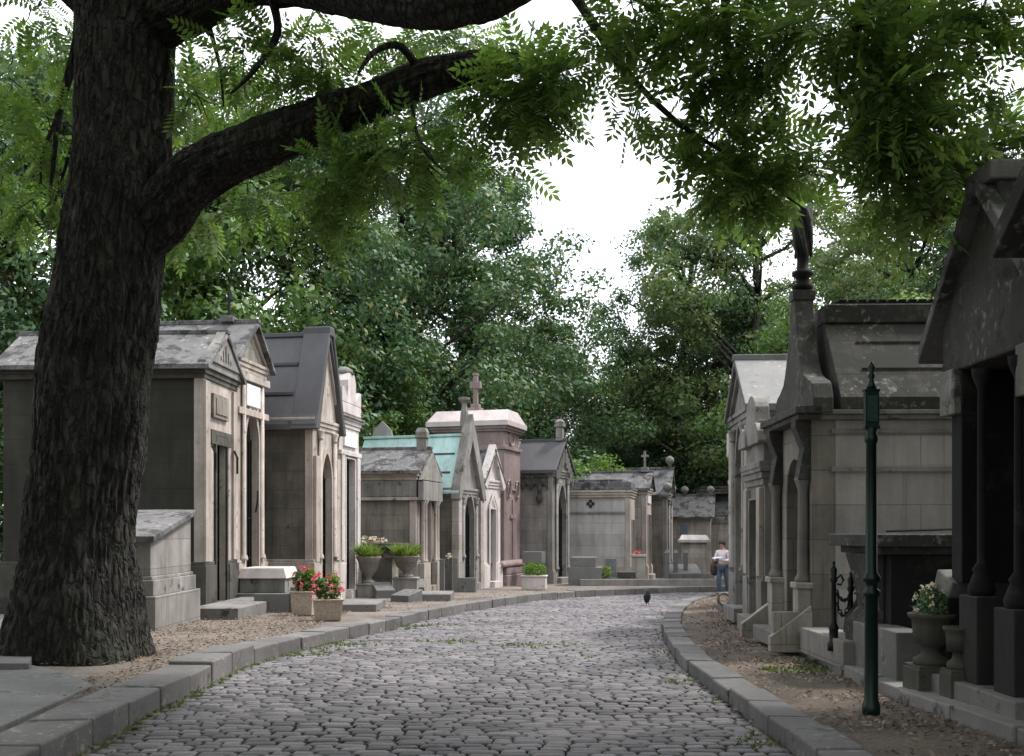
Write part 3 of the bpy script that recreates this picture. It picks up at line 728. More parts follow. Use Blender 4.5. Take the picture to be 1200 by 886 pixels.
for t in (.36, .72):
    u = -.12 + (w3 / 2 - .16) * t; z = hb + .16 + (hr - hb - .16) * t
    m.box(.7, d3 + .14, u - .012, u + .05, z - .02, z + .025)
m.each('roof_course', M['roofr3'], e, .004)
m = MB(1); m.box(.34, d3 + .16, w3 / 2 - .32, w3 / 2 + .32, hr, hr + .26)
m.build('ridge_cap', M['roofr3'], e, .02)
m = MB(1); m.box(.5, d3 + .16, w3 / 2 - .24, w3 / 2 + .24, hr + .26, hr + .31)
for k in range(22): m.box(.55 + k * .135, .65 + k * .135, w3 / 2 - .25, w3 / 2 + .25, hr + .31, hr + .335)
m.build('ridge_cresting', M['black'], e, .006)
# scrolled front parapet
n = 8; curve = []
for k in range(n + 1):
    t = k / n; curve.append((.12 + (w3 / 2 - .20) * t ** .5 * .98, hb + .42 + (hr + .38 - hb - .42) * t ** 1.15))
half = [(-.16, hb - .05), (-.16, hb + .15), (-.08, hb + .34), (.02, hb + .40)] + curve
poly = half + [(w3 - u, z) for u, z in reversed(half)]
m = MB(1); m.prism(poly, -.02, .24, 'v'); m.build('parapet', M['dark'], e, .015)
m = MB(1); m.box(-.04, .27, w3 / 2 - .12, w3 / 2 + .12, hr + .36, hr + .50); m.build('finial_base', M['dark'], e)
ft = Z_(243, Y3 + .95) - z3; fz = hr + .52
m = MB(1); m.lathe(.12, w3 / 2, [(.13, fz), (.15, fz + .05), (.09, fz + .09), (.09, fz + .16), (.15, fz + .2), (.15, fz + .24), (.085, fz + .28), (.08, fz + .4), (.10, fz + .6), (.125, ft - .15), (.13, ft - .05), (.08, ft)], 12); m.build('torch_finial', M['black'], e, 0, True)
m = MB(1)
for k in range(5):
    a = k * 1.25; m.tube([(.12 + .11 * math.cos(a + .3 * q), w3 / 2 + .11 * math.sin(a + .3 * q), ft - .05 - q * .16) for q in range(5)], [.03, .05, .04, .03, .02], 6)
m.build('drapery', M['dark'], e, 0, True)
# facade: dark recess, projecting piers, consoles and columns
m = MB(1); m.prism([(-.0, -.1), (.5, -.1)] + arch(.5, 1.4, .15, he - .9, False) + [(1.4, -.1), (w3, -.1), (w3, he + .1), (0, he + .1)], .0, .3, 'v'); m.build('facade', M['brown'], e)
m = MB(1); m.box(.26, .33, .45, 1.45, .1, he - .4)
for k in range(6): m.box(.22, .262, .52 + k * .17, .545 + k * .17, .15, he - .5)
m.build('door', M['void'], e, 0)
for uu in (.16, w3 - .16):
    m = MB(1); m.box(-.17, .02, uu - .15, uu + .15, -.1, zl(690)); m.box(-.2, .02, uu - .18, uu + .18, zl(690), zl(683)); m.build('pedestal', M['pale'], e)
    m = MB(1); r = .075; a = zl(683); b = zl(560)
    m.lathe(-.07, uu, [(.11, a), (.11, a + .05), (.08, a + .1), (r, a + .13), (r * .9, b - .15), (.11, b - .03), (.12, b)], 14); m.build('column', M['greytrim'], e, 0, True)
    m = MB(1); m.prism([(.02, zl(490)), (-.2, zl(490)), (-.2, zl(500)), (-.09, zl(525)), (-.14, zl(550)), (-.16, zl(562)), (.02, zl(562))], uu - .13, uu + .13, 'u'); m.build('console', M['dark'], e)
m = MB(1); m.box(-.20, .098, -.12, w3 + .12, he, he + .07); m.box(-.24, .098, -.16, w3 + .16, he + .07, he + .17); m.build('front_cornice', M['dark'], e)
m = MB(1); m.box(-.5, .0, -.05, .05, -.1, .42, 0, 0); m.prism([(-.55, -.1), (-.55, .1), (-.02, .5), (-.02, -.1)], w3 - .05, w3 + .1, 'u'); m.prism([(-.55, -.1), (-.55, .1), (-.02, .5), (-.02, -.1)], -.1, .052, 'u'); m.each('step_cheek', M['pale'], e)
m = MB(1); m.box(-.4, .0, .1, w3 - .1, -.1, .1); m.build('doorstep', M['slab'], e)

# chapel with round acroteria
e, he, hr = chapel('narrow grey chapel with two half-round stone crests, squeezed behind the scrolled mausoleum', 1, 897, 16.3, 2, 1.35, 2.4, 548, 522, HR_,
    M['pale'], M['greytrim'], M['greytrim'], 'rect', .44, .72, .75, .12, False, 1, roof='flat', thick=.1)
m = MB(1)
m.prism(arch(-.15, .42, hr - .02, hr + .02, False), -.15, 2.2, 'v'); m.prism(arch(.93, 1.5, hr - .02, hr + .02, False), -.15, 2.2, 'v'); m.each('round_crest', M['greytrim'], e)
m = MB(1); m.box(-.1, 2.2, .1, 1.25, hr, hr + .35); m.prism(arch(.25, 1.1, hr + .34, hr + .36, False), -.1, .12, 'v'); m.build('attic', M['greytrim'], e)
m = MB(1); m.box(-.10, -.019, .02, .25, .8, he - .3); m.box(-.10, -.019, 1.1, 1.33, .8, he - .3); m.each('pilaster', M['paleplain'], e)
# chapel with broad plain roof slab
e, he, hr = chapel('grey chapel with broad plain sloping roof slab, beyond the half-round crests', 1, 882, 18.4, 3, 2.1, 2.6, 476, 428, HR_,
    M['grey'], M['greytrim'], M['granite'], 'pointed', .42, .68, .75, .1, True, 1, roof='steep', thick=.12)
m = MB(1); m.box(-.1, -.019, .0, .3, .8, he - .3); m.box(-.1, -.019, 1.8, 2.1, .8, he - .3); m.each('pilaster', M['paleplain'], e)
e, he, hr = chapel('low chapel with pale door frame at the bend, last before the lantern pillar', 1, 878, 21.2, 5, 1.9, 2.6, 528, 505, HR_ - .02,
    M['pale'], M['paleplain'], M['greytrim'], 'pointed', .42, .68, .6, .12, True, 1, roof='gable', thick=.1)
# pillar with stone lantern
Y5 = 24.4; z5 = zr(Y5) + .25; e = empty('lantern_pillar', (X_(868, Y5), Y5, z5), 0, 'tall grey stone pillar topped by a boxy stone lantern, at the bend behind the woman', 'monument')
def zq(py): return Z_(py, Y5) - z5
m = MB(1); m.box(-.02, 1.1, 0, .9, -.1, zq(565)); m.build('pillar', M['grey'], e)
m = MB(1); m.box(-.1, 1.15, -.06, .96, zq(566), zq(561)); m.build('cap', M['white'], e)
m = MB(1); m.lathe(.14, .4, [(.16, zq(561)), (.12, zq(556)), (.10, zq(545)), (.2, zq(538))], 4, True); m.build('neck', M['greytrim'], e)
m = MB(1); m.lathe(.02, .4, [(.14, zq(538)), (.22, zq(533)), (.22, zq(506)), (.17, zq(504))], 4, True); m.build('lantern', M['white'], e)
m = MB(1); m.lathe(.02, .4, [(.18, zq(505)), (.16, zq(500)), (.08, zq(496)), (.04, zq(492))], 8); m.build('lantern_cap', M['greytrim'], e, 0, True)
m = MB(1); m.box(-.08, 1.2, -.08, .98, -.1, zq(662)); m.build('base', M['grey'], e)

# near dark chapel (right)
Y2 = 7.95; X2 = 4.0; z2 = zr(Y2) + HR_; w2 = 1.65
e = empty('dark_chapel', (X2, Y2, z2), 0, 'blackened gabled chapel with cracked grey pediment and porch columns, nearest full facade on the right', 'tomb chapel', 'tomb chapels in the row on the right')
def z_(py, y): return Z_(py, y) - z2
h2 = z_(405, 8.8)
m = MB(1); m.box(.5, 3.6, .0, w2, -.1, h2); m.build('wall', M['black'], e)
apex = z_(222, 8.8)
m = MB(1); m.prism([(-.08, h2 - .12), (w2 + .08, h2 - .12), (w2 + .08, h2 + .3), (w2 / 2 + .26, apex - .1), (w2 / 2 + .22, apex + .05), (w2 / 2 - .2, apex + .05), (w2 / 2 - .24, apex - .1), (-.08, h2 + .3)], -.1, .5, 'v'); m.build('pediment', M['dark'], e, .02)
m = MB(1); m.box(-.18, .5, w2 / 2 - .26, w2 / 2 + .24, apex + .0, apex + .16); m.build('apex_block', M['greytrim'], e, .02)
m = MB(1)
for sg in (1, -1):
    q = [(w2 / 2 + sg * .05, apex - .06), (w2 / 2 + sg * (w2 / 2 + .34), h2 + .02), (w2 / 2 + sg * (w2 / 2 + .34), h2 + .16), (w2 / 2 + sg * .05, apex + .08)]
    m.prism(q, -.22, 3.7, 'v')
m.build('roof', M['roof'], e)
m = MB(1)
for uu in (.06, w2 - .28): m.box(-.07, .5, uu, uu + .22, .92, h2 - .12)
m.each('side_pier', M['black'], e)
m = MB(1); m.box(-.13, .5, -.06, .26, h2 - .5, h2 - .1); m.box(-.13, .5, w2 - .26, w2 + .06, h2 - .5, h2 - .1); m.each('capital_block', M['greytrim'], e)
m = MB(1); m.box(.42, .5, .15, w2 - .15, .1, h2 - .2)
for k in range(8): m.box(.38, .42, .2 + k * .17, .225 + k * .17, .1, h2 - .3)
m.build('door', M['void'], e, 0)
for uu, zt in ((.3, .80), (.95, .86)):
    m = MB(1); m.box(-.21, -.0, uu - .2, uu + .15, -.1, zt - .02); m.build('pedestal', M['soot'], e)
    m = MB(1); m.lathe(-.09, uu - .02, [(.10, zt - .02), (.11, zt + .04), (.075, zt + .14), (.06, zt + .17), (.075, zt + .2), (.035, zt + .26), (.032, h2 - .35), (.07, h2 - .25), (.08, h2 - .18)], 14); m.build('column', M['black'], e, 0, True)
m = MB(1); m.box(-.3, .5, -.1, w2 + .05, -.1, .12); m.build('doorstep', M['slab'], e)
# nearest chapel, only its gable edge enters the frame
e = empty('dark_chapel', (3.95, 5.45, zr(5.3) + HR_), 0, 'dark chapel at the right edge of the photo, only its overhanging gable eave showing', 'tomb chapel', 'tomb chapels in the row on the right')
w1 = 1.7; h1 = 3.35
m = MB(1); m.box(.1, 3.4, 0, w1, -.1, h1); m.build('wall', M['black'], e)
m = MB(1); m.prism([(-.05, h1 - .1), (w1 + .05, h1 - .1), (w1 + .05, h1 + .1), (w1 / 2, h1 + .78), (-.05, h1 + .1)], -.05, .5, 'v'); m.build('pediment', M['dark'], e)
m = MB(1)
for sg in (1, -1):
    m.prism([(w1 / 2, h1 + .80), (w1 / 2 + sg * (w1 / 2 + .34), h1 - .06), (w1 / 2 + sg * (w1 / 2 + .34), h1 + .12), (w1 / 2, h1 + 1.0)], -.58, 3.5, 'v')
m.build('roof', M['dark'], e)
m = MB(1); m.prism(arch(.4, 1.3, .1, 2.0, True), .04, .098, 'v'); m.build('door', M['void'], e, 0)
m = MB(1); m.box(-.08, .12, -.08, .35, -.1, .8); m.box(-.08, .12, 1.35, 1.78, -.1, .8); m.build('plinth', M['dark'], e)

# stone edging along the right tombs
edge = [(1300, 905), (1200, 872), (1148, 853), (1094, 834), (1040, 815), (1000, 797), (960, 775), (920, 757), (890, 745), (865, 729), (845, 713), (838, 708)]
ew = [G(px, py, .15) for px, py in edge]
ewd = resample(ew, .98)
V = []; Fc = []; rnd = random.Random(9)
for a, b in zip(ewd[:-1], ewd[1:]):
    g = (b - a).normalized() * .006; dx = rnd.uniform(-.03, .03); h = rnd.uniform(-.012, .01)
    wq = .62 if a.y < 15 else .5
    q = [a + g, b - g, b - g + Vector((wq, 0, 0)), a + g + Vector((wq, 0, 0))]; o = len(V)
    V += [(p.x + dx, p.y, zr(p.y) - .05) for p in q] + [(p.x + dx, p.y, zr(p.y) + .255 + h) for p in q]
    Fc += [tuple(o + k for k in f) for f in [(0, 3, 2, 1), (4, 5, 6, 7), (0, 1, 5, 4), (1, 2, 6, 5), (2, 3, 7, 6), (3, 0, 4, 7)]]
me = bpy.data.meshes.new('stone_edging'); me.from_pydata(V, [], Fc)
bm = bmesh.new(); bm.from_mesh(me); bmesh.ops.recalc_face_normals(bm, faces=bm.faces); bm.to_mesh(me); bm.free()
me.materials.append(M['slab']); o = bpy.data.objects.new('stone_edging', me); COL.objects.link(o); struct(o)
b = o.modifiers.new('edge', 'BEVEL'); b.width = .015; b.segments = 2; b.limit_method = 'ANGLE'
# paved plot floor between the two near right tombs
m = MB(1); m.box(0, 2.6, 0, 4.0, -.1, .0)
pf = m.build('plot_paving', M['slab'], None); pf.location = (3.95, 9.75, zr(11) + .225); struct(pf)

# left pavement slabs by the tree
def slab(name, pix, h, t, mat):
    P = [G(px, py, h) for px, py in pix]
    V = [(p.x, p.y, p.z - t) for p in P] + [tuple(p) for p in P]; n = len(P)
    me = bpy.data.meshes.new(name)
    me.from_pydata(V, [], [tuple(range(n)), tuple(range(n, 2 * n))] + [(i, (i + 1) % n, n + (i + 1) % n, n + i) for i in range(n)])
    bm = bmesh.new(); bm.from_mesh(me); bmesh.ops.recalc_face_normals(bm, faces=bm.faces); bm.to_mesh(me); bm.free()
    me.materials.append(mat); o = bpy.data.objects.new(name, me); COL.objects.link(o); struct(o)
    b = o.modifiers.new('edge', 'BEVEL'); b.width = .012; b.segments = 2; b.limit_method = 'ANGLE'
    return o
slab('paving', [(-260, 779), (37, 779), (75, 787), (111, 802), (66, 822), (0, 851), (-140, 920), (-420, 920)], .20, .1, M['concrete'])
slab('paving', [(-200, 752), (0, 757), (38, 768), (34, 777), (-200, 778)], .27, .15, M['concrete'])

# ------------------------------------------------------------------ graves and furniture, left
def grave(name, label, cat, s, loc, yaw, parts, group=None):
    e = empty(name, loc, yaw, label, cat, group)
    for pn, mat, bxs in parts:
        m = MB(s)
        for b in bxs:
            m.box(*b)
        m.build(pn, mat, e)
    return e
p = G(182, 737, .2)
e = empty('sarcophagus', p, 0, 'grey sarcophagus with slanting lichened lid on high base, right behind the big tree', 'tomb')
m = MB(-1); m.box(0, 1.25, 0, 2.5, -.1, .52); m.build('base', M['grey'], e)
m = MB(-1); m.box(.06, 1.2, .08, 2.42, .52, .78); m.box(.1, 1.16, .12, 2.38, .78, .84); m.build('plinth', M['greytrim'], e)
def slant(m, v0, v1, u0, u1, z0, za, zb): m.add([(v0, u0, z0), (v1, u0, z0), (v1, u1, z0), (v0, u1, z0), (v0, u0, za), (v1, u0, za), (v1, u1, zb), (v0, u1, zb)], [(0, 3, 2, 1), (4, 5, 6, 7), (0, 1, 5, 4), (1, 2, 6, 5), (2, 3, 7, 6), (3, 0, 4, 7)])
m = MB(-1); slant(m, .13, 1.13, .16, 2.34, .84, 1.42, 1.86); m.build('body', M['grey'], e)
m = MB(-1); m.add([(.05, .06, 1.40), (1.2, .06, 1.40), (1.2, 2.44, 1.88), (.05, 2.44, 1.88), (.05, .06, 1.5), (1.2, .06, 1.5), (1.2, 2.44, 1.98), (.05, 2.44, 1.98)], [(0, 3, 2, 1), (4, 5, 6, 7), (0, 1, 5, 4), (1, 2, 6, 5), (2, 3, 7, 6), (3, 0, 4, 7)]); m.build('lid', M['roof'], e)
# platform in front of the first two chapels
Yq = 19.9; m = MB(1); m.box(0, .95, 0, 5.2, -.1, .21); o = m.build('stone_platform', M['slab'], None); o.location = (-6.05, Yq, zr(22) + .2)
o.rotation_euler.z = -R(2); tag(o, 'long low stone step under the fronts of the first two left chapels', 'step')
# low steps grave with pale lid
p = G(303, 716, .2)
grave('stepped_grave', 'low grave with rounded pink-white lid and sloping side curbs, left of the pink flower planters', 'grave', -1, (X_(338, 23.2), 23.2, zr(23.2) + .2), 0,
      [('lid', M['white'], [(.1, 1.2, .3, 1.7, .62, .85, .08, .08)]), ('body', M['greytrim'], [(.15, 1.15, .35, 1.65, .3, .62)]), ('base', M['granite'], [(0, 1.3, .15, 1.8, -.1, .3)]), ('kerb', M['granite'], [(-.5, -.02, .15, .35, -.1, .28), (-.5, -.02, 1.5, 1.7, -.1, .28)])])
grave('stone_block', 'short granite post beside the left flower planter', 'post', 1, (X_(340, 21.9), 21.9, zr(21.9) + .2), 0,
      [('post', M['granite'], [(0, .16, 0, .2, -.05, .5)]), ('kerb', M['granite'], [(-.75, -.01, .02, .2, -.05, .36)])])
# planters with flowers
def cloud(n, c, r, squash=1.0, shell=.3):
    d = rng.normal(size=(n, 3)); d /= np.linalg.norm(d, axis=1)[:, None]
    rad = (shell + (1 - shell) * rng.random(n)) ** .6
    return np.array(c) + d * rad[:, None] * np.array(r) * np.array([1, 1, squash])
def bush(e, c, r, n, size, mat, name='foliage', up=.8):
    return quads(name, leaves(cloud(n, c, r), size, up), 4, mat, e)
def planter(px, py, w_, h_, label, yaw):
    p = G(px, py, .2); e = empty('planter', p, yaw, label, 'planter', 'flower planters on the left')
    m = MB(1); t = .035
    m.lathe(0, 0, [(w_ / 2 * .86, -.02), (w_ / 2, h_), (w_ / 2 + .02, h_), (w_ / 2 + .02, h_ + .03), (w_ / 2 - .04, h_ + .03), (w_ / 2 - .05, h_ - .05)], 4, True)
    m.build('trough', M['terra'], e, .008)
    e2 = empty('flowering_plant', p + Vector((0, 0, h_)), yaw, label.replace('planter', 'flowers filling the planter').replace('square stone', 'pink'), 'plant', 'pink flowers in planters')
    bush(e2, (0, 0, .2), (w_ * .5, w_ * .5, .22), 500, .075, M['leafmid']); bush(e2, (w_ * .2, .02, .34), (w_ * .22, w_ * .3, .18), 160, .07, M['leaflight'], 'new_shoots'); bush(e2, (-w_ * .3, -.05, .26), (w_ * .25, w_ * .2, .2), 160, .07, M['leafmid'])
    fl = cloud(46, (0, 0, .25), (w_ * .62, w_ * .62, .30), 1, .8); fl = fl[fl[:, 2] > .1]
    fl = np.repeat(fl, 5, axis=0) + rng.normal(scale=.016, size=(len(fl) * 5, 3))
    quads('blossom', leaves(fl, .055, .4), 4, M['petal'], e2)
    return e
planter(358, 719, .46, .42, 'square stone planter standing back left, taller of the two', 10)
planter(384, 725, .52, .34, 'square stone planter standing in front right, lower of the two', -14)
# loose twigs and bark on the left verge handled in litter
# altar tomb with flowers
Ya = 29.3; za = zr(Ya) + .2
e = grave('altar_tomb', 'raised altar tomb with thick dark slab top, beside the narrow white classical chapel', 'tomb', -1, (X_(470, Ya), Ya, za), 6,
      [('slab', M['dark'], [(0, 2.0, -.05, 1.15, 1.28, 1.42), (.08, 1.9, .02, 1.08, 1.18, 1.28)]), ('body', M['brown'], [(.28, 1.8, .15, .95, .25, 1.18)]), ('base', M['grey'], [(.1, 1.95, 0, 1.1, -.1, .25)]), ('capital', M['greytrim'], [(.2, .5, .08, 1.0, 1.0, 1.18)])])
t = empty('wreath', (X_(432, Ya + .4), Ya + .4, za + 1.42), 0, 'pale dried flowers lying on the altar tomb slab', 'flowers')
bush(t, (0, 0, .08), (.55, .2, .12), 160, .09, M['petalw'], 'blossom'); bush(t, (-.1, 0, .05), (.5, .18, .08), 60, .08, M['dead'], 'dried_leaves')
def vase(px, py, Y, hb, rb, label, hp, mat='brown'):
    z = zr(Y) + .2; e = empty('stone_vase', (X_(px, Y), Y, z), 0, label, 'vase', 'stone vases with greenery on the left')
    m = MB(1); m.lathe(0, 0, [(rb * .95, -.1), (rb * .95, hp - .05), (rb * 1.02, hp - .05), (rb * 1.02, hp)], 4, True); m.build('pedestal', M['grey'], e)
    m = MB(1); H = hb
    m.lathe(0, 0, [(rb * .6, hp), (rb * .6, hp + .05), (rb * .28, hp + .10), (rb * .3, hp + .16), (rb * .75, hp + H * .5), (rb * 1.0, hp + H * .86), (rb * 1.12, hp + H * .94), (rb * 1.12, hp + H), (rb * .9, hp + H), (rb * .85, hp + H - .06)], 18); m.build('bowl', M[mat], e, 0, True)
    g = empty('potted_grass', (X_(px, Y), Y, z + hp + H - .05), 0, label.replace('stone vase', 'bright green tuft growing in the stone vase'), 'plant', 'greenery in the stone vases')
    n = 420; a = rng.random(n) * 6.283; r0 = rb * .8 * np.sqrt(rng.random(n)); L = .12 + .34 * rng.random(n)
    base = np.stack([r0 * np.cos(a), r0 * np.sin(a), np.zeros(n)], 1)
    out_ = np.stack([np.cos(a), np.sin(a), np.zeros(n)], 1) * (r0 * .9 + rng.random(n) * .16)[:, None]
    tip = base + out_ + np.stack([0 * a, 0 * a, L], 1); mid = base * .5 + tip * .5 - out_ * .15; mid[:, 2] += .03
    sd = np.stack([-np.sin(a), np.cos(a), 0 * a], 1) * .012 + rng.normal(scale=.006, size=(n, 3))
    quads('foliage', np.stack([base, mid + sd, tip, mid - sd], 1), 4, M['grass'], g)
    return e
vase(432, 690, 28.6, .72, .30, 'straight sided stone vase, left of the two beside the altar tomb', .35)
vase(476, 690, 28.9, .58, .34, 'wide goblet shaped stone vase, right of the two beside the altar tomb', .5)
# broken stones
for i, (px, py, w_, h_, lab) in enumerate(((452, 700, .5, .38, 'wedge shaped broken stone below the left vase'), (468, 704, .55, .26, 'low tilted granite block between the vases'), (489, 697, .4, .42, 'small square granite block below the right vase'))):
    p = G(px, py, .2); m = MB(1); slant(m, -w_ / 2, w_ / 2, 0, .6, -.05, h_ * .5, h_); o = m.build('stone_block', M['granite'], None); o.location = p; o.rotation_euler.z = R((20, -30, 8)[i]); tag(o, lab, 'stone', 'broken stones beside the altar tomb')
p = G(500, 703, .2); m = MB(1); m.box(-.6, .6, 0, 1.6, -.05, .14); o = m.build('flat_stone', M['slab'], None); o.location = p; tag(o, 'flat stone step in front of the small temple tomb', 'step')
p = G(410, 715, .2); m = MB(1); m.box(-.55, .55, 0, 1.7, -.05, .12); o = m.build('flat_stone', M['slab'], None); o.location = p; tag(o, 'flat stone step in front of the narrow white classical chapel', 'step')
# small fenced grave left of copper chapel
Yg = 31.9
e = grave('post_grave', 'narrow grave with two stone posts, left of the copper roofed chapel', 'grave', 1, (X_(515, Yg), Yg, zr(Yg) + .2), 10,
      [('post', M['granite'], [(0, .14, 0, .14, -.05, .95)]), ('post', M['granite'], [(.42, .56, 0, .14, -.05, 1.0)]), ('kerb', M['granite'], [(.56, 1.1, .02, .2, -.05, .4)])])
for k in range(1):
    t = empty('flower_pot', (X_(521, Yg), Yg + .07, zr(Yg) + 1.2), 0, 'small yellow flowers on the stone post of the narrow grave', 'flowers')
    bush(t, (.15, 0, .06), (.12, .1, .1), 40, .07, M['petalw'], 'blossom')
# white planter with shrub
p = G(626, 688, .2); p.y = 33.6; p.x = X_(626, 33.6); p.z = zr(33.6) + .2
e = empty('planter', p, 8, 'white box planter in front of the pink granite tomb', 'planter')
m = MB(1); m.box(-.38, .38, -.2, .25, 0, .38); m.box(-.41, .41, -.23, .28, .38, .43); m.build('trough', M['white'], e)
e = empty('shrub', p + Vector((0, 0, .4)), 0, 'low light green shrub growing in the white box planter', 'plant'); bush(e, (0, 0, .18), (.42, .28, .26), 600, .09, M['leaflight'])
grave('gravestone', 'grey anvil shaped headstone between the pink tomb and arcaded chapel', 'gravestone', 1, (X_(612, 37.3), 37.3, zr(37.3) + .2), 15,
      [('shaft', M['granite'], [(.1, .5, .1, .5, -.1, .75)]), ('cap', M['granite'], [(0, .7, 0, .6, .75, 1.15)])])
# graves before the box mausoleum
Yb = 37.4
grave('grave', 'stepped dark grave slab directly right of the arcaded chapel', 'grave', 1, (X_(666, Yb), Yb, zr(Yb) + .2), 8,
      [('base', M['granite'], [(0, 1.15, 0, 1.5, -.1, .6)]), ('slab', M['granite'], [(.05, .95, .1, 1.4, .6, .95)])], 'low graves before the box mausoleum')
grave('grave', 'low grave with small headstone and grass, middle one before the box mausoleum', 'grave', 1, (X_(706, Yb), Yb, zr(Yb) + .2), 8,
      [('base', M['dark'], [(0, .55, 0, 1.2, -.1, .22)]), ('headstone', M['granite'], [(.05, .45, .9, 1.05, .2, .9)])], 'low graves before the box mausoleum')
grave('grave', 'flat dark granite grave, rightmost of the low graves before the box mausoleum', 'grave', 1, (X_(722, Yb), Yb + .3, zr(Yb) + .2), 8,
      [('base', M['dark'], [(0, .75, 0, 1.3, -.1, .2)]), ('slab', M['dark'], [(.06, .7, .06, 1.2, .2, .42)])], 'low graves before the box mausoleum')
t = empty('grass_tuft', (X_(711, Yb), Yb + .2, zr(Yb) + .4), 0, 'tuft of green grass on the middle low grave', 'plant'); bush(t, (0, 0, .2), (.2, .2, .25), 160, .12, M['grass'], 'blades', 0)
e = grave('flower_pillar', 'short pinkish stone pillar with red flowers, by the box mausoleum corner', 'pillar', 1, (X_(740, 39.2), 39.2, zr(39.2) + .2), 8,
      [('shaft', M['pale'], [(0, .5, 0, .5, -.1, .95)]), ('cap', M['pale'], [(-.05, .55, -.05, .55, .95, 1.03)])])
t = empty('flowers', (X_(747, 39.2), 39.4, zr(39.2) + 1.23), 0, 'red flowers on top of the short pinkish pillar', 'flowers'); bush(t, (0, 0, .06), (.22, .15, .1), 60, .08, M['petal'], 'blossom')
# stone posts with rails
for i, px in enumerate((779, 789, 801)):
    Yt = 42.3 + i * .5
    grave('stone_post', ('rounded stone post nearest the grey gabled chapel door', 'middle stone post of the small railing by the far chapels', 'right end stone post of the small railing by the far chapels')[i], 'post', 1, (X_(px, Yt), Yt, zr(Yt) + .2), 10,
          [('shaft', M['granite'], [(0, .18, 0, .18, -.1, 1.05)]), ('cap', M['granite'], [(-.03, .21, -.03, .21, 1.05, 1.2, .06, .06)])], 'stone posts by the far chapels')
for i, px in enumerate((785, 797, 808)):
    Yt = 42.6 + i * .3
    m = MB(1); slant(m, 0, .5, 0, 1.3, -.1, .25, .6); o = m.build('grave_kerb', M['granite'], None); o.location = (X_(px, Yt), Yt, zr(Yt) + .2)
    tag(o, ('sloping grave kerb left of the far altar tomb', 'middle sloping grave kerb before the far altar tomb', 'sloping grave kerb touching the far altar tomb')[i], 'grave kerb', 'sloping grave kerbs at the far end')
grave('altar_tomb', 'pale altar tomb with bright white lid at the far end, left of the woman', 'tomb', 1, (X_(796, 45), 45, zr(45) + .2), 8,
      [('lid', M['white'], [(-.05, 1.3, -.05, 1.6, 1.5, 1.62), (.0, 1.25, .0, 1.5, 1.62, 1.82, .1, .3)]), ('body', M['pale'], [(.08, 1.15, .1, 1.4, .2, 1.5)]), ('base', M['grey'], [(-.05, 1.45, -.1, 1.6, -.1, .2)])])
# low garden wall strip beyond the far kerb
m = MB(1); m.box(0, 7.5, 0, .25, -.1, .22); o = m.build('low_wall', M['grey'], None); o.location = (X_(680, 37), 37.0, zr(37) + .17); o.rotation_euler.z = R(4); tag(o, 'long low stone curb edging the far grave plots', 'curb')

# ------------------------------------------------------------------ furniture, right
# sign post
p = G(1021, 837, .13)
e = empty('sign_post', p, 0, 'slim dark green cast iron sign post standing on the right verge', 'sign post')
H = Z_(425, p.y) - p.z; zc = lambda py: Z_(py, p.y) - p.z
m = MB(1); m.lathe(0, 0, [(0.0731, -.05), (0.0731, .08), (0.0645, .1), (0.0568, .14), (0.0533, zc(700)), (0.0731, zc(697)), (0.0731, zc(692)), (0.0516, zc(690)), (0.0516, zc(683)), (0.0757, zc(681)), (0.0757, zc(676)), (0.0482, zc(670)), (0.0430, zc(520)), (0.0559, zc(517)), (0.0559, zc(512)), (0.0430, zc(508)), (0.0516, zc(503)), (0.0344, zc(500))], 20); m.build('pole', M['green'], e, 0, True)
m = MB(1); m.box(-.058, .058, -.03, .03, zc(500), zc(458)); m.box(-.066, .066, -.035, .035, zc(503), zc(499)); m.box(-.066, .066, -.035, .035, zc(459), zc(456)); m.build('sign_box', M['green'], e, .004)
m = MB(1); m.box(-.042, .042, -.036, -.029, zc(494), zc(464)); 
for k in range(5): m.box(-.03, .03 - .012 * (k % 3), -.039, -.035, zc(490 - k * 5), zc(488 - k * 5))
m.build('sign_plate', plain('sign_plate_green', (.015, .05, .038), .4), e, 0)
m = MB(1); m.lathe(0, 0, [(.045, zc(456)), (.03, zc(450)), (.018, zc(445)), (.032, zc(441)), (.018, zc(437)), (.03, zc(431)), (.02, zc(427)), (.004, zc(423))], 12); m.build('finial', M['green'], e, 0, True)
# iron posts with chain
posts = []
for i, (px, Yi, pt) in enumerate(((977, 11.9, 657), (997, 12.5, 669))):
    z = zr(Yi) + .40
    hh = Z_(pt, Yi) - z
    e = empty('iron_post', (X_(px, Yi), Yi, z), 0, ('ornate black iron chain post nearer the sign post', 'ornate black iron chain post closer to the mausoleum wall')[i], 'post', 'black iron posts carrying a chain')
    m = MB(1); m.lathe(0, 0, [(.07, -.03), (.07, .05), (.05, .08), (.05, .2), (.06, .22), (.03, .28), (.026, hh - .25), (.045, hh - .22), (.03, hh - .18), (.04, hh - .1), (.015, hh - .06), (.02, hh - .02), (.004, hh)], 12); m.build('shaft', M['iron'], e, 0, True)
    m = MB(1); m.tube([(.03, 0, hh - .2), (.08, .0, hh - .16), (.11, 0, hh - .22), (.08, 0, hh - .27), (.04, 0, hh - .26)], .014, 6); m.build('scroll', M['iron'], e, 0)
    posts.append(Vector((X_(px, Yi), Yi, z + hh - .25)))
a, b = posts
m = MB(1)
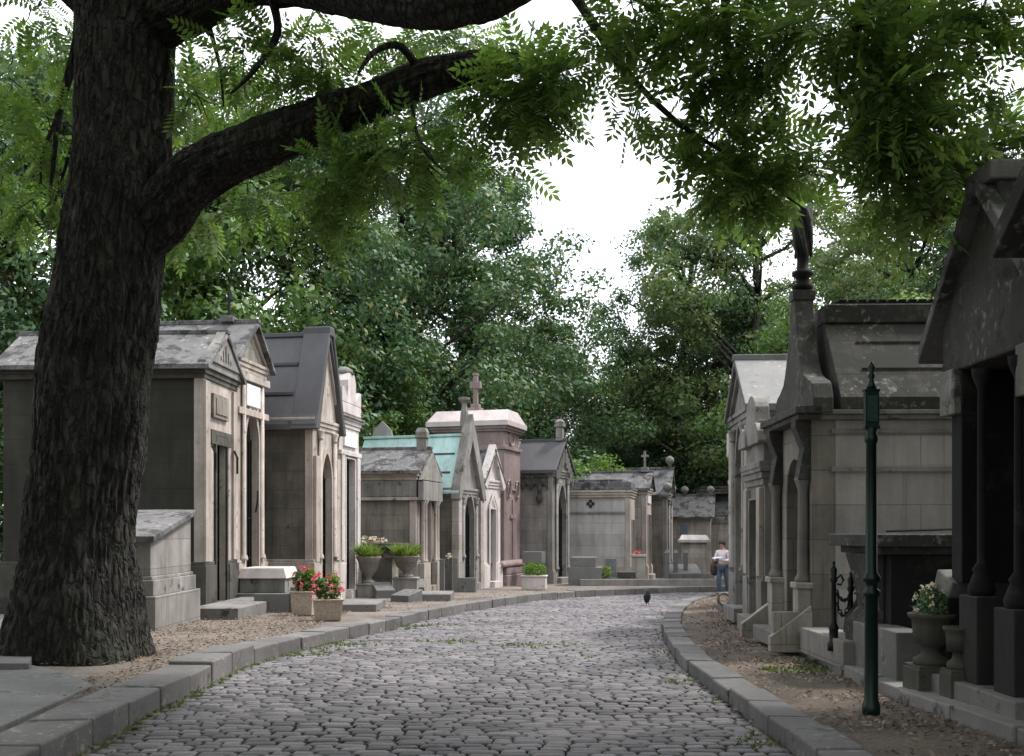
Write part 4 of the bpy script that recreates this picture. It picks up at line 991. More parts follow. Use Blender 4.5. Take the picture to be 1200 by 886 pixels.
for tb, sag in ((0, .32), (.02, .12)):
    prev = None
    for k in range(11):
        t = k / 10; c = a.lerp(b, t) - Vector((0, 0, sag * 4 * t * (1 - t) + tb))
        if prev is not None:
            d = (c - prev); mid = (c + prev) / 2; sd = Vector((0, 0, 1)) if k % 2 else Vector((1, 0, 0))
            ring = []
            for q in range(9):
                an = q * math.pi / 4; ring.append(tuple(mid + d * .62 * math.cos(an) + sd * .022 * math.sin(an)))
            m.tube(ring, .008, 5)
        prev = c
o = m.build('iron_chain', M['iron'], None, 0); tag(o, 'black iron chain hanging in two loops between the iron posts', 'chain')
# stepped granite kerbs
def kb(px, py, w_, l_, h_, lab, mat='granite', sl=None):
    p = G(px, py, .25); m = MB(1); m.box(0, w_, 0, l_, -.05, h_)
    o = m.build('grave_kerb', M[mat], None); o.location = p; tag(o, lab, 'grave kerb', 'granite grave kerbs on the right'); return o
kb(961, 766, .45, 1.9, .17, 'low granite kerb carrying the iron chain posts', 'granite')
kb(988, 780, .42, 1.7, .26, 'granite kerb under the scrolled stone, between chain posts and sign post', 'grey')
kb(1031, 789, .35, 1.6, .22, 'low granite kerb just right of the sign post', 'granite')
kb(1050, 797, .30, 1.3, .46, 'tall square granite kerb block left of the flowered urn', 'granite')
# scroll stone
p = G(998, 772, .25); e = empty('scroll_stone', p, 0, 'dark curved stone scroll with pale sloping cap, behind the sign post', 'gravestone')
Yk = p.y; m = MB(1)
pr = []
for k in range(14):
    t = k / 13; pr.append((.02 + .36 * (1 / (1 + math.exp(-9 * (t - .5)))), .28 + .80 * t))
m.prism([(-.02, .0)] + [(-.02, .22)] + pr + [(.62, 1.08), (.62, .0)], 0, .4, 'u'); m.build('scroll', M['black'], e, .02)
m = MB(1); m.add([(.15, -.05, 1.22), (.72, -.05, 1.02), (.72, .45, 1.02), (.15, .45, 1.22), (.15, -.05, 1.29), (.72, -.05, 1.09), (.72, .45, 1.09), (.15, .45, 1.29)], [(0, 3, 2, 1), (4, 5, 6, 7), (0, 1, 5, 4), (1, 2, 6, 5), (2, 3, 7, 6), (3, 0, 4, 7)]); m.build('cap', M['granite'], e)
# altar tomb behind the lamp post
Yt = 10.9; z = zr(Yt) + .25; e = empty('altar_tomb', (X_(1050, Yt), Yt, z), -3, 'large dark altar tomb with heavy slab top, in front of the scrolled mausoleum', 'tomb')
zt = lambda py: Z_(py, Yt) - z
m = MB(1); m.box(-.25, 1.6, -.05, 1.3, zt(641), zt(626)); m.box(-.14, 1.5, .05, 1.2, zt(650), zt(641)); m.build('slab', M['dark'], e)
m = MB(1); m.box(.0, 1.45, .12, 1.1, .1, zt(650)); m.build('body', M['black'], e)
m = MB(1); m.box(-.1, 1.5, .02, 1.25, -.1, .14); m.build('base', M['dark'], e)
m = MB(1); m.prism([(-.2, .14), (-.2, .45), (-.05, .62), (-.12, .95), (-.2, zt(650)), (.0, zt(650)), (.0, .14)], .3, .9, 'u'); m.build('corner_scroll', M['dark'], e)
m = MB(1); m.tube([(.1, .5, zt(626) + .03), (1.5, .45, zt(626) + .07)], .013, 6); m.build('iron_rod', M['iron'], e, 0)
# urns
def urn(px, py, r, H, hp, label, mat, flowers):
    p = G(px, py, .26); e = empty('garden_urn', p, 0, label, 'urn', 'weathered stone urns on the right')
    m = MB(1); m.lathe(0, 0, [(r * 1.02, -.05), (r * 1.02, hp), (r * .95, hp), (r * .95, hp + .03)], 4, True); m.build('pedestal', M[mat], e)
    b = hp + .03
    m = MB(1); m.lathe(0, 0, [(r * .85, b), (r * .85, b + .05), (r * .5, b + .09), (r * .42, b + .14), (r * .6, b + .18), (r * .85, b + H * .42), (r * .88, b + H * .75), (r * .92, b + H * .88), (r * 1.08, b + H * .93), (r * 1.1, b + H), (r * .92, b + H), (r * .88, b + H - .05)], 24); m.build('bowl', M[mat], e, 0, True)
    if flowers:
        t = empty('flowers', p + Vector((0, 0, b + H)), 0, 'pale pink and white flowers filling the nearer stone urn', 'flowers')
        bush(t, (0, 0, .08), (r * .95, r * .95, .16), 420, .045, M['leafdark'])
        fl = cloud(34, (0, 0, .1), (r * .95, r * .95, .16), 1, .9); fl = fl[fl[:, 2] > .02]; fl = np.repeat(fl, 5, 0) + rng.normal(scale=.01, size=(len(fl) * 5, 3))
        quads('blossom', leaves(fl, .034, .4), 4, M['petalw'], t)
    return e
urn(1092, 806, .19, .46, .18, 'weathered stone urn full of flowers on a stepped base, left of the other urn', 'olivetrim', True)
urn(1124, 816, .12, .36, .20, 'smaller empty weathered stone urn, right of the flowered urn', 'olivetrim', False)
p = G(1118, 806, .26); p = Vector((X_(1122, 9.6), 9.6, zr(9.6) + .25))
e = empty('stone_book', p, -15, 'thick stone open book propped on a small block behind the urns', 'grave ornament')
m = MB(1); m.box(-.16, .16, -.1, .15, -.05, .82); m.build('block', M['black'], e)
m = MB(1); m.add([(-.18, -.10, .82), (.14, -.10, .82), (.18, .16, .9), (-.14, .16, .9), (-.18, -.16, .96), (.14, -.16, .96), (.18, .10, 1.08), (-.14, .10, 1.08)], [(0, 3, 2, 1), (4, 5, 6, 7), (0, 1, 5, 4), (1, 2, 6, 5), (2, 3, 7, 6), (3, 0, 4, 7)]); m.build('book', M['greytrim'], e, .02)
# pieces by the far right chapels
for px, py, w_, l_, h_, lab, mt in ((905, 738, .35, .8, .62, 'square brown pedestal before the half-round crested chapel', 'brown'), (893, 730, .14, .9, .6, 'thin upright grey slab left of the brown pedestal', 'granite'), (912, 744, .3, .7, .25, 'small pale block with sloped top before the brown pedestal', 'white'), (882, 724, .12, .8, .55, 'thin upright stone further along the right row', 'grey')):
    p = G(px, py, .26); m = MB(1); slant(m, 0, w_, 0, l_, -.05, h_ * .75, h_) if 'slope' in lab or 'slab' in lab else m.box(0, w_, 0, l_, -.05, h_)
    o = m.build('grave_block', M[mt], None); o.location = p; tag(o, lab, 'grave block', 'stone blocks along the right row')
p = G(872, 719, .26)
e = empty('iron_railing', p, 0, 'short black iron railing with thin white post at the bend on the right', 'railing')
m = MB(1)
for k in range(4): m.tube([(0, k * .4, -.02), (0, k * .4, .95)], .022, 6)
m.tube([(0, 0, .9), (0, 1.2, .9)], .018, 6); m.tube([(0, 0, .2), (0, 1.2, .2)], .018, 6); m.build('bars', M['iron'], e, 0)
m = MB(1); m.lathe(.12, -.1, [(.03, -.02), (.03, 1.15), (.01, 1.2)], 8); m.build('white_post', M['white'], e, 0)
m = MB(1); m.tube([(-.2 + .13 * math.cos(a), -.3, .13 + .13 * math.sin(a)) for a in [k * math.pi / 8 for k in range(17)]], .03, 8); o = m.build('stone_ring', M['granite'], None, 0, True); o.location = G(856, 708, .26); tag(o, 'small dark round wreath leaning at the pavement end near the woman', 'wreath')

# ------------------------------------------------------------------ trees
def tube_np(m, pts, rads, seg): m.tube(pts, rads, seg)
def bark_mesh(name, limbs, mat, parent, step=.06, seg=120, amp=.035, base_flare=True):
    V = []; Fc = []
    for li, (pts, rads) in enumerate(limbs):
        # catmull resample with radii
        P4 = [Vector((*p, 0)) for p in pts]
        P = [Vector(p) for p in pts]; D = []; RD = []
        for i in range(len(P) - 1):
            p0 = P[max(i - 1, 0)]; p1 = P[i]; p2 = P[i + 1]; p3 = P[min(i + 2, len(P) - 1)]
            n = max(2, int((p2 - p1).length / step))
            for k in range(n):
                t = k / n
                D.append(.5 * ((2 * p1) + (p2 - p0) * t + (2 * p0 - 5 * p1 + 4 * p2 - p3) * t * t + (3 * p1 - 3 * p2 + p3 - p0) * t ** 3))
                tt = t * t * (3 - 2 * t); RD.append(rads[i] * (1 - tt) + rads[i + 1] * tt)
        D.append(P[-1]); RD.append(rads[-1])
        sg = seg if rads[0] > .3 else max(8, int(seg * .45) if rads[0] > .12 else 10)
        o = len(V); s = 0; x = None
        for i, p in enumerate(D):
            d = (D[min(i + 1, len(D) - 1)] - D[max(i - 1, 0)]).normalized()
            if i: s += (D[i] - D[i - 1]).length
            if x is None: x = d.cross(Vector((.3, 1, .1))).normalized()
            x = (x - d * x.dot(d)).normalized(); y = d.cross(x)
            r = RD[i]
            for k in range(sg):
                a = 2 * math.pi * k / sg; ca, sa = math.cos(a), math.sin(a)
                am = amp * min(1, r / .35)
                f = max(3.0, r * 19)
                n1 = mnoise.noise(Vector((ca * f + li * 9, sa * f, s * 2.0)))
                n2 = mnoise.noise(Vector((ca * f * 2.2, sa * f * 2.2 + 5 + li, s * 4.0)))
                n3 = mnoise.noise(Vector((ca * 1.2, sa * 1.2, s * .9 + li * 3)))
                dr = am * .8 * (1.0 - 2.4 * abs(n1)) + am * .5 * n2 + r * .10 * n3
                if base_flare and li == 0 and s < 1.0:
                    dr += .16 * (1 - s) ** 2.2 * (.5 + math.sin(a * 5 + 1.3) * .5 + .3 * math.sin(a * 3))
                q = p + (x * ca + y * sa) * (r + dr); V.append((q.x, q.y, q.z))
        for i in range(len(D) - 1):
            for k in range(sg):
                Fc.append((o + i * sg + k, o + i * sg + (k + 1) % sg, o + (i + 1) * sg + (k + 1) % sg, o + (i + 1) * sg + k))
        Fc.append(tuple(o + (len(D) - 1) * sg + k for k in range(sg)))
    me = bpy.data.meshes.new(name); me.from_pydata(V, [], Fc); me.materials.append(mat)
    me.polygons.foreach_set('use_smooth', [True] * len(Fc))
    ob = bpy.data.objects.new(name, me); COL.objects.link(ob)
    if parent: ob.parent = parent
    return ob

# pinnate leaf template
def frond(npair=7, L=.40, ll=.115, lw=.046):
    Q = []
    def leaflet(base, ang, ln):
        c, s_ = math.cos(ang), math.sin(ang)
        d_ = np.array([c, s_, -.25]); n_ = np.array([-s_, c, 0])
        return [base, base + d_ * ln * .45 + n_ * lw * .5, base + d_ * ln, base + d_ * ln * .45 - n_ * lw * .5]
    for k in range(npair):
        t = .15 + .8 * k / (npair - 1); b = np.array([L * t, 0, -.22 * L * t * t]); ln = ll * (1 - .25 * abs(t - .5) * 2)
        Q.append(leaflet(b, 1.05, ln)); Q.append(leaflet(b, -1.05, ln))
    b = np.array([L * .97, 0, -.21 * L]); Q.append(leaflet(b, 0, ll))
    Q.append([np.array([0, -.003, 0]), np.array([L * .5, -.003, -.05 * L]), np.array([L, 0, -.22 * L]), np.array([L * .5, .003, -.05 * L])])
    return np.array(Q)          # (nq,4,3)
FR = frond(); FR2 = frond(5, .26, .08, .032)
def fronds(P, D, scale=1.0, tmpl=None):
    """P positions, D main directions"""
    tmpl = FR if tmpl is None else tmpl
    n = len(P); D = D / (np.linalg.norm(D, axis=1)[:, None] + 1e-9)
    up = np.tile(np.array([0, 0, 1.]), (n, 1)) + rng.normal(scale=.45, size=(n, 3))
    y = np.cross(up, D); y /= np.linalg.norm(y, axis=1)[:, None]; z = np.cross(D, y)
    Rm = np.stack([D, y, z], 1); s = scale * (.75 + .5 * rng.random(n))
    out_ = np.einsum('qkj,njc->nqkc', tmpl, Rm) * s[:, None, None, None] + P[:, None, None, :]
    return out_.reshape(-1, 4, 3)

# foreground tree
e = empty('large_tree', (-5.33, 13.1, zr(13) + .1), 0, 'huge foreground tree with dark furrowed bark and feathery leaves, left of the road', 'tree')
T0 = Vector(e.location)
def L_(px, py, Y): return PW(px, py, Y) - T0
Yt = 13.1; K = Yt / F
trunk = [(L_(88, 775, Yt), 170 * K / 2), (L_(88, 740, Yt), 156 * K / 2), (L_(90, 700, Yt), 146 * K / 2), (L_(93, 640, Yt), 130 * K / 2), (L_(101, 560, Yt), 126 * K / 2), (L_(109, 450, Yt), 130 * K / 2),
         (L_(127, 340, Yt), 122 * K / 2), (L_(139, 240, Yt), 122 * K / 2), (L_(144, 150, Yt), 112 * K / 2), (L_(148, 60, Yt), 114 * K / 2), (L_(150, -20, Yt), 130 * K / 2), (L_(140, -120, Yt), 90 * K / 2), (L_(120, -300, Yt + 1), 60 * K / 2), (L_(90, -520, Yt + 1.5), 30 * K / 2)]
limbA = [(L_(135, 315, Yt), 44 * K / 2), (L_(182, 258, Yt - .1), 68 * K / 2), (L_(226, 210, Yt - .3), 62 * K / 2), (L_(300, 170, Yt - .6), 56 * K / 2), (L_(380, 138, Yt - .9), 48 * K / 2), (L_(440, 117, Yt - 1.1), 42 * K / 2), (L_(500, 92, Yt - 1.3), 40 * K / 2), (L_(550, 80, Yt - 1.5), 34 * K / 2), (L_(600, 74, Yt - 1.7), 22 * K / 2), (L_(650, 78, Yt - 1.9), 12 * K / 2), (L_(690, 70, Yt - 2.1), 6 * K / 2)]
limbB = [(L_(160, 40, Yt), 60 * K / 2), (L_(215, 5, Yt - .4), 70 * K / 2), (L_(290, -28, Yt - 1.2), 60 * K / 2), (L_(390, -20, Yt - 2), 56 * K / 2), (L_(480, 2, Yt - 2.6), 46 * K / 2), (L_(560, -2, Yt - 3), 42 * K / 2), (L_(650, -40, Yt - 3.4), 34 * K / 2), (L_(800, -110, Yt - 3.8), 20 * K / 2), (L_(930, -140, Yt - 4), 10 * K / 2)]
limbC = [(L_(120, 10, Yt), 44 * K / 2), (L_(85, -15, Yt), 40 * K / 2), (L_(20, -90, Yt + .5), 30 * K / 2), (L_(-80, -180, Yt + 1), 18 * K / 2)]
def two(l): return ([p for p, r in l], [r * .94 for p, r in l])
def br(*pts): return ([L_(a, b, c) for a, b, c, r in pts], [r for a, b, c, r in pts])
branches = [br((320, 0, 11.6, .05), (325, 40, 11.7, .04), (300, 80, 11.8, .03), (270, 110, 12, .015)),
    br((95, -5, 13.3, .07), (88, 60, 13.4, .06), (70, 130, 13.4, .05), (64, 180, 13.3, .03), (58, 230, 13.2, .015)),
    br((72, 125, 13.4, .03), (50, 180, 13.3, .02), (48, 215, 13.2, .01)),
    br((245, 30, 12.6, .03), (258, 80, 12.5, .02), (262, 125, 12.5, .01)),
    br((500, 95, 11.8, .05), (470, 55, 11.6, .04), (440, 60, 11.5, .03), (420, 85, 11.3, .015)),
    br((480, 102, 11.8, .03), (487, 150, 11.5, .02), (500, 180, 11.3, .014), (520, 200, 11.2, .008)),
    br((447, 115, 11.9, .035), (440, 160, 11.8, .022), (460, 178, 11.7, .016), (490, 165, 11.6, .012), (510, 190, 11.5, .008)),
    br((440, 155, 11.9, .02), (425, 195, 11.9, .016), (405, 235, 12.0, .01), (395, 262, 12.0, .006)),
    br((670, -10, 10.5, .05), (700, 35, 10.4, .045), (735, 85, 10.3, .035), (790, 140, 10.2, .025), (850, 180, 10.1, .016), (900, 215, 10, .012), (945, 247, 10, .006)),
    br((850, -90, 9.5, .05), (850, 0, 9.8, .04), (855, 80, 10, .025), (862, 140, 10, .012)),
    br((560, 80, 11.5, .04), (600, 110, 11.2, .03), (640, 140, 11, .014)),
    br((585, 75, 11.4, .03), (560, 130, 11.3, .016), (590, 180, 11.3, .008)),
    br((60, 250, 13.4, .012), (100, 120, 13.5, .03), (120, 40, 13.4, .05))]
bark_mesh('trunk', [two(trunk), two(limbA), two(limbB), two(limbC)] + branches, M['bark'], e, .04, 230, .046)
# crown clumps: px, py, depth, rx, ry (photo pixels), fronds
C1 = [(55, 15, 13.6, 38, 40, 60), (15, 105, 13.6, 45, 40, 80), (62, 160, 13.4, 38, 40, 70), (10, 180, 13.8, 35, 40, 45), (55, 235, 13.2, 38, 26, 50), (85, 40, 14.3, 30, 60, 40), (15, 240, 14, 30, 30, 30),
      (275, 60, 12.4, 32, 28, 40), (225, 120, 13.4, 22, 50, 40), (330, 60, 12.2, 40, 36, 70), (385, 75, 12, 38, 32, 60), (290, 110, 13.6, 40, 26, 35), (255, 150, 14, 30, 24, 25), (340, 110, 12.8, 36, 24, 45), 
      (235, 245, 13.6, 32, 16, 35), (300, 228, 13.2, 34, 18, 50), (215, 265, 13.8, 18, 16, 18), (395, 215, 11.9, 30, 42, 130), (375, 270, 12, 22, 16, 40), (425, 180, 12.2, 28, 22, 60), (480, 165, 11.5, 30, 24, 60), (505, 205, 11.5, 24, 20, 45), (450, 195, 11.9, 22, 26, 40),
      (450, 62, 13.6, 40, 22, 60), (500, 45, 13.4, 34, 26, 60), (550, 42, 12.8, 38, 24, 60), (612, 95, 11, 34, 32, 110), (630, 120, 10.8, 34, 26, 100), (650, 85, 10.8, 24, 22, 50), (585, 125, 11.2, 30, 20, 50), (705, 75, 10.4, 26, 22, 36),
      (590, 190, 11.4, 30, 14, 16), (555, 165, 11.6, 20, 20, 16), (740, 135, 10.3, 15, 18, 22),
      (740, 15, 10.2, 36, 22, 60), (790, 30, 10.2, 30, 24, 50), (840, 30, 10, 40, 36, 90), (830, 90, 10, 24, 20, 30), (815, 152, 10.2, 10, 12, 14), (835, 165, 10.2, 36, 20, 70), (885, 190, 10, 36, 22, 80), (895, 222, 9.9, 24, 16, 32), (855, 222, 10.1, 32, 22, 45), (915, 185, 10, 14, 12, 16), (888, 130, 10, 20, 20, 34), (870, 70, 9.9, 34, 36, 70), (910, 50, 9.7, 30, 34, 60), (960, 195, 9.8, 22, 12, 18)]
C2 = [(965, 25, 9.2, 34, 26, 70), (1030, 80, 9, 22, 34, 70), (1030, 150, 9, 22, 34, 70), (1050, 120, 8.8, 34, 36, 100), (1050, 50, 8.9, 40, 36, 90), (1085, 170, 9, 34, 30, 80), (1050, 215, 9.1, 22, 26, 50), (1100, 85, 9, 20, 24, 14), (1105, 12, 9, 28, 14, 24), (1150, 10, 9, 32, 18, 40), (1190, 15, 9.2, 24, 20, 35), (1135, 60, 9, 26, 26, 14), (1170, 95, 9, 24, 20, 10), (1150, 150, 9.6, 34, 22, 55), (1185, 175, 9.8, 24, 26, 45), (1120, 200, 9.6, 30, 20, 35), (1150, 195, 9.7, 30, 18, 40), (1065, 240, 9.2, 16, 14, 18), (1005, 15, 8.6, 40, 26, 40)]
def crown(clumps, T):
    P = []; D = []
    for px, py, Yc, rx, ry, n in clumps:
        n = int(n * .86); k = Yc / F; c = np.array(PW(px, py, Yc)); 
        off = rng.normal(size=(n, 3)); off /= np.linalg.norm(off, axis=1)[:, None]; off *= (rng.random(n) ** .5)[:, None] * np.array([rx * k * .95, (rx + ry) * k * .5, ry * k * .95])
        P.append(c + off); dd = off * .9 + rng.normal(size=(n, 3)) * .22 * k * 40; dd[:, 2] -= .12 * k * 60 * rng.random(n); D.append(dd)
    return np.concatenate(P) - np.array(T), np.concatenate(D)
P1, D1 = crown(C1, T0)
# roof of the crown above the frame (unseen, fronds enlarged to shade the near road)
n = 5200; q = rng.random((n * 3, 3)); Q = np.stack([-14 + 20 * q[:, 0], -1.5 + 20 * q[:, 1], 7.6 + 5.5 * q[:, 2]], 1)
zmin = 1.65 + (622 + 95) / F * np.maximum(Q[:, 1], 0)
kk = np.array([mnoise.noise(Vector((a * .45, b * .45, c * .6))) for a, b, c in Q])
Q = Q[(Q[:, 2] > zmin + .3) & (kk > -.05) & (((Q[:, 0] + 4) / 10.5) ** 2 + ((Q[:, 1] - 6.5) / 9.5) ** 2 < 1)][:n]
Pq = Q - np.array(T0); Dq = rng.normal(size=(len(Q), 3)) * np.array([1, 1, .5])
quads('crown', np.concatenate([fronds(P1, D1), fronds(Pq, Dq, 1.55)]), 4, M['leaffg'], e)
m = MB(1)
for px, py, Yc, rx, ry, n in C1:
    c = L_(px, py, Yc)
    for k in range(4):
        a = c + Vector((rng.normal() * rx * .3, rng.normal() * 10, rng.normal() * ry * .3)) * (Yc / F)
        b = a + Vector((rng.normal() * rx * .7, rng.normal() * 20, -abs(rng.normal()) * ry * .5)) * (Yc / F)
        m.tube([tuple(a + Vector((0, 0, .12))), tuple((a + b) / 2 + Vector((.02, 0, .05))), tuple(b)], [.009, .007, .003], 5)
m.build('twigs', M['bark'], e, 0)['kind'] = 'stuff'
# second foreground tree, trunk out of frame at the right, crown entering top right
e = empty('large_tree', (8.6, 7.6, .2), 0, 'leafy tree with feathery foliage and brown seed clusters hanging in from top right', 'tree')
T0b = Vector(e.location)
def L2(px, py, Y): return PW(px, py, Y) - T0b
lb = [([Vector((0, 0, -.2)), Vector((0, .1, 2)), Vector((-.2, .2, 4.5)), Vector((-.4, .6, 7)), Vector((-.6, .8, 10)), Vector((-.4, 1, 13))], [.38, .3, .27, .22, .15, .05]),
      ([Vector((-.2, .2, 4.6)), Vector((-1.5, .6, 6.2)), L2(1160, -80, 8.9), L2(1060, -40, 8.9), L2(1010, 20, 8.9), L2(1000, 90, 9)], [.16, .12, .09, .06, .03, .01]),
      ([L2(1060, -40, 8.9), L2(1060, 60, 9), L2(1045, 150, 9), L2(1040, 200, 9)], [.05, .03, .02, .008]),
      ([L2(1230, 160, 9.8), L2(1190, 165, 9.7), L2(1150, 172, 9.7), L2(1110, 178, 9.6)], [.03, .016, .012, .006]),
      ([Vector((-.2, .2, 4.6)), L2(1260, 120, 9.4), L2(1230, 160, 9.8)], [.08, .05, .03]),
      ([L2(1010, 20, 8.9), L2(980, 90, 9), L2(1040, 240, 9.1)], [.02, .012, .006])]
bark_mesh('trunk', lb, M['bark'], e, .09, 48, .02, False)
P2, D2 = crown(C2, T0b)
n = 2300; q = rng.random((n * 3, 3)); Q = np.stack([2.5 + 11 * q[:, 0], -2 + 18 * q[:, 1], 7.0 + 5.5 * q[:, 2]], 1)  # unseen overhead part of the crown, fronds enlarged to shade the ground
zmin = 1.65 + (622 + 95) / F * np.maximum(Q[:, 1], 0)
Q = Q[(Q[:, 2] > zmin + .3) & (((Q[:, 0] - 8) / 6) ** 2 + ((Q[:, 1] - 7) / 9) ** 2 < 1)][:n]
Pq = Q - np.array(T0b); Dq = rng.normal(size=(len(Q), 3)) * np.array([1, 1, .5])
quads('crown', np.concatenate([fronds(P2, D2), fronds(Pq, Dq, 1.55)]), 4, M['leaffg'], e)
S = []
for px, py, rx, ry, nn_ in ((1105, 165, 14, 26, 260), (1118, 200, 10, 16, 160), (1098, 240, 12, 22, 220), (1075, 185, 8, 20, 90)):
    k = 9.1 / F; S.append(np.array(PW(px, py, 9.1)) + rng.normal(size=(nn_, 3)) * np.array([rx * k * .5, .12, ry * k * .5]))
quads('seed_clusters', leaves(np.concatenate(S) - np.array(T0b), .055, 0), 4, M['dead'], e)['kind'] = 'stuff'

# background trees: shared prototypes
def make_tree_mesh(seed, H, RX, zlow, nclump, nleaf, lsize, cr, sparse=0.0):
    rr = random.Random(seed); m = MB(1)
    tr = .022 * H; pts = [Vector((0, 0, -.3))]
    for k in range(1, 7): pts.append(Vector((rr.uniform(-.25, .25) * k * .4, rr.uniform(-.25, .25) * k * .4, H * .82 * k / 6)))
    m.tube(pts, [tr * (1.25 if k == 0 else 1 - .14 * k) for k in range(7)], 12)
    cl = []; ga = 2.399963; tries = 0
    while len(cl) < nclump and tries < nclump * 8:
        tries += 1
        t = rr.random(); z = zlow + (H - zlow) * t
        prof = math.sin(math.pi * (0.12 + .80 * (t ** .85))) ** .7
        a = rr.uniform(0, 6.283); lob = 1 + .22 * math.sin(3 * a + seed) + .16 * math.sin(5 * a + 2.1 * seed + z)
        r = RX * prof * lob * (.35 + .65 * math.sqrt(rr.random()))
        p = Vector((r * math.cos(a), r * math.sin(a), z))
        if mnoise.noise(p * .33 + Vector((seed, 0, 0))) < -.16 + sparse: continue
        cl.append(p)
    for i in range(0, len(cl), max(1, len(cl) // 46)):
        c = cl[i]; zb = max(.12 * H, c.z - .35 * math.hypot(c.x, c.y) - .8); k = min(5.9, zb / (H * .82) * 6); a = pts[int(k)].lerp(pts[min(int(k) + 1, 6)], k - int(k))
        md = a.lerp(c, .5) + Vector((rr.uniform(-.3, .3), rr.uniform(-.3, .3), -.15)); r0 = tr * (.18 + .22 * rr.random())
        m.tube([tuple(a), tuple(md), tuple(c)], [r0, r0 * .6, r0 * .2], 6)
    P = []; OW = []
    for c in cl:
        s = cr * rr.uniform(.65, 1.25); nl = int(nleaf * rr.uniform(.6, 1.3))
        o = rng.normal(size=(nl, 3)); o /= np.linalg.norm(o, axis=1)[:, None]; OW.append(o.copy())
        o *= (rng.random(nl) ** .45)[:, None] * s * np.array([1, 1, .62])
        P.append(np.array(c) + o)
    P = np.concatenate(P); return m, leaves(P, lsize, .3, outw=np.concatenate(OW))
protos = {}
def proto(kind, args, mats):
    m, V = make_tree_mesh(*args)
    t = m.build('trunk', M['bark2'], None, 0, True); c = quads('crown', V, 4, mats, None)
    protos[kind] = (t.data, {mats.name: c.data}, c, t)
    bpy.data.objects.remove(t); cd = c.data; bpy.data.objects.remove(c)
    protos[kind] = (protos[kind][0], cd)
proto('dense', (3, 17, 6.2, 1.6, 420, 190, .21, 1.15), M['leafdark'])
proto('tall', (8, 19, 5.2, 2.6, 320, 160, .21, 1.1, .02), M['leafdark'])
proto('mid', (5, 14, 5.4, .6, 340, 190, .22, 1.1), M['leafmid'])
proto('airy', (12, 17, 5.2, 3.0, 290, 150, .20, 1.05, .03), M['leafolive'])
proto('shrub', (21, 5.5, 3.0, .2, 90, 130, .15, .75), M['leaflight'])
proto('light', (31, 13, 5.0, 1.0, 210, 130, .20, 1.1), M['leaflight'])
tg = 'trees behind the tombs'
TREES = [  # kind, px, Y, scale, rot, label
    ('dense', 20, 33, .95, 0, 'broad tree at the left edge, foliage reaching down behind the dark chapel roof'),
    ('mid', 150, 37, 1.25, 40, 'bushy tree directly behind the big foreground trunk'),
    ('airy', 240, 42, 1.15, 90, 'thin leaved olive green tree showing sky specks, right of the big trunk'),
    ('dense', 345, 43, 1.05, 200, 'dark rounded tree above the steep slate roofed chapel'),
    ('tall', 470, 47, 1.10, 70, 'tall dark tree above the small temple tomb and copper roof'),
    ('dense', 540, 52, 1.12, 130, 'tall dense tree whose right edge borders the sky gap, above the pink tomb cross'),
    ('mid', 430, 41, .62, 10, 'small bushy tree low behind the altar tomb'),
    ('dense', 615, 58, .80, 260, 'medium dark tree stepping down toward the sky gap, above the arcaded chapel'),
    ('mid', 690, 72, .95, 300, 'distant green tree at the lowest point of the sky gap'),
    ('shrub', 668, 47, 1.0, 0, 'bright green shrub right beside the arcaded chapel roof'),
    ('shrub', 700, 52, .9, 120, 'bright green shrub above the box mausoleum roof'),
    ('shrub', 455, 37.5, .7, 220, 'small bright shrub behind the stele'),
    ('tall', 806, 59, 1.02, 180, 'irregular tall tree with open crown bordering the sky gap on its right side'),
    ('dense', 775, 63, .68, 20, 'low dark tree under the open crowned tall tree'),
    ('dense', 835, 60, .90, 330, 'dark tree with visible thick trunk, left of the grey roof slab chapel'),
    ('airy', 890, 56, 1.25, 50, 'olive tree with thin upper branches above the grey roof slab chapel'),
    ('mid', 1003, 43, .92, 160, 'mid green tree behind the draped torch finial'),
    ('airy', 1065, 36, .78, 210, 'loose tree behind the mossy roof of the scrolled mausoleum'),
    ('light', 1075, 27, .58, 80, 'light green tree just above the mossy roof of the scrolled mausoleum'),
    ('dense', 1185, 34, .74, 100, 'dark tree behind the gable of the nearest right chapels')]
def plant(kind, loc, sc, rot, label, cat='tree', group=tg, name=None):
    td, cd = protos[kind]
    e = bpy.data.objects.new(name or ('shrub' if kind == 'shrub' else 'tree'), None); COL.objects.link(e)
    e.location = loc; e.rotation_euler = (0, 0, R(rot)); e.scale = (sc, sc, sc); tag(e, label, 'shrub' if kind == 'shrub' else cat, group)
    t = bpy.data.objects.new('trunk', td); t.parent = e; COL.objects.link(t)
    c = bpy.data.objects.new('crown', cd); c.parent = e; COL.objects.link(c); return e
for kind, px, Yk, sc, rot, lab in TREES:
    plant(kind, (X_(px, Yk), Yk, zfar(Yk)), sc, rot, lab)
# wood far beyond, closing the horizon
far_lab = 'one of the far trees closing the view behind the nearer trees'
for i in range(15):
    x = -56 + i * 8 + random.uniform(-1.5, 1.5); y = 82 + random.uniform(-5, 7)
    px = 600 + x / y * F
    sc = .95 if px < 560 or px > 860 else .72
    plant(('dense', 'mid', 'tall', 'mid')[i % 4], (x, y, zfar(y)), sc, i * 67, far_lab, group='far trees')
# trees beside and behind the camera (they shade the near ground as in the photo)
for i, (x, y, k, sc) in enumerate(((-12, -5, 'dense', .9), (-3, -12, 'tall', .85), (7, -9, 'dense', .85), (14, 2, 'dense', .85), (-15, 7, 'mid', 1.0))):
    plant(k, (x, y, zr(y)), sc, i * 50, ('tree behind the viewer on the left', 'tall tree behind the viewer', 'tree behind the viewer on the right', 'tree right of the viewer outside the picture', 'tree left of the big foreground tree')[i], group='trees around the viewpoint')

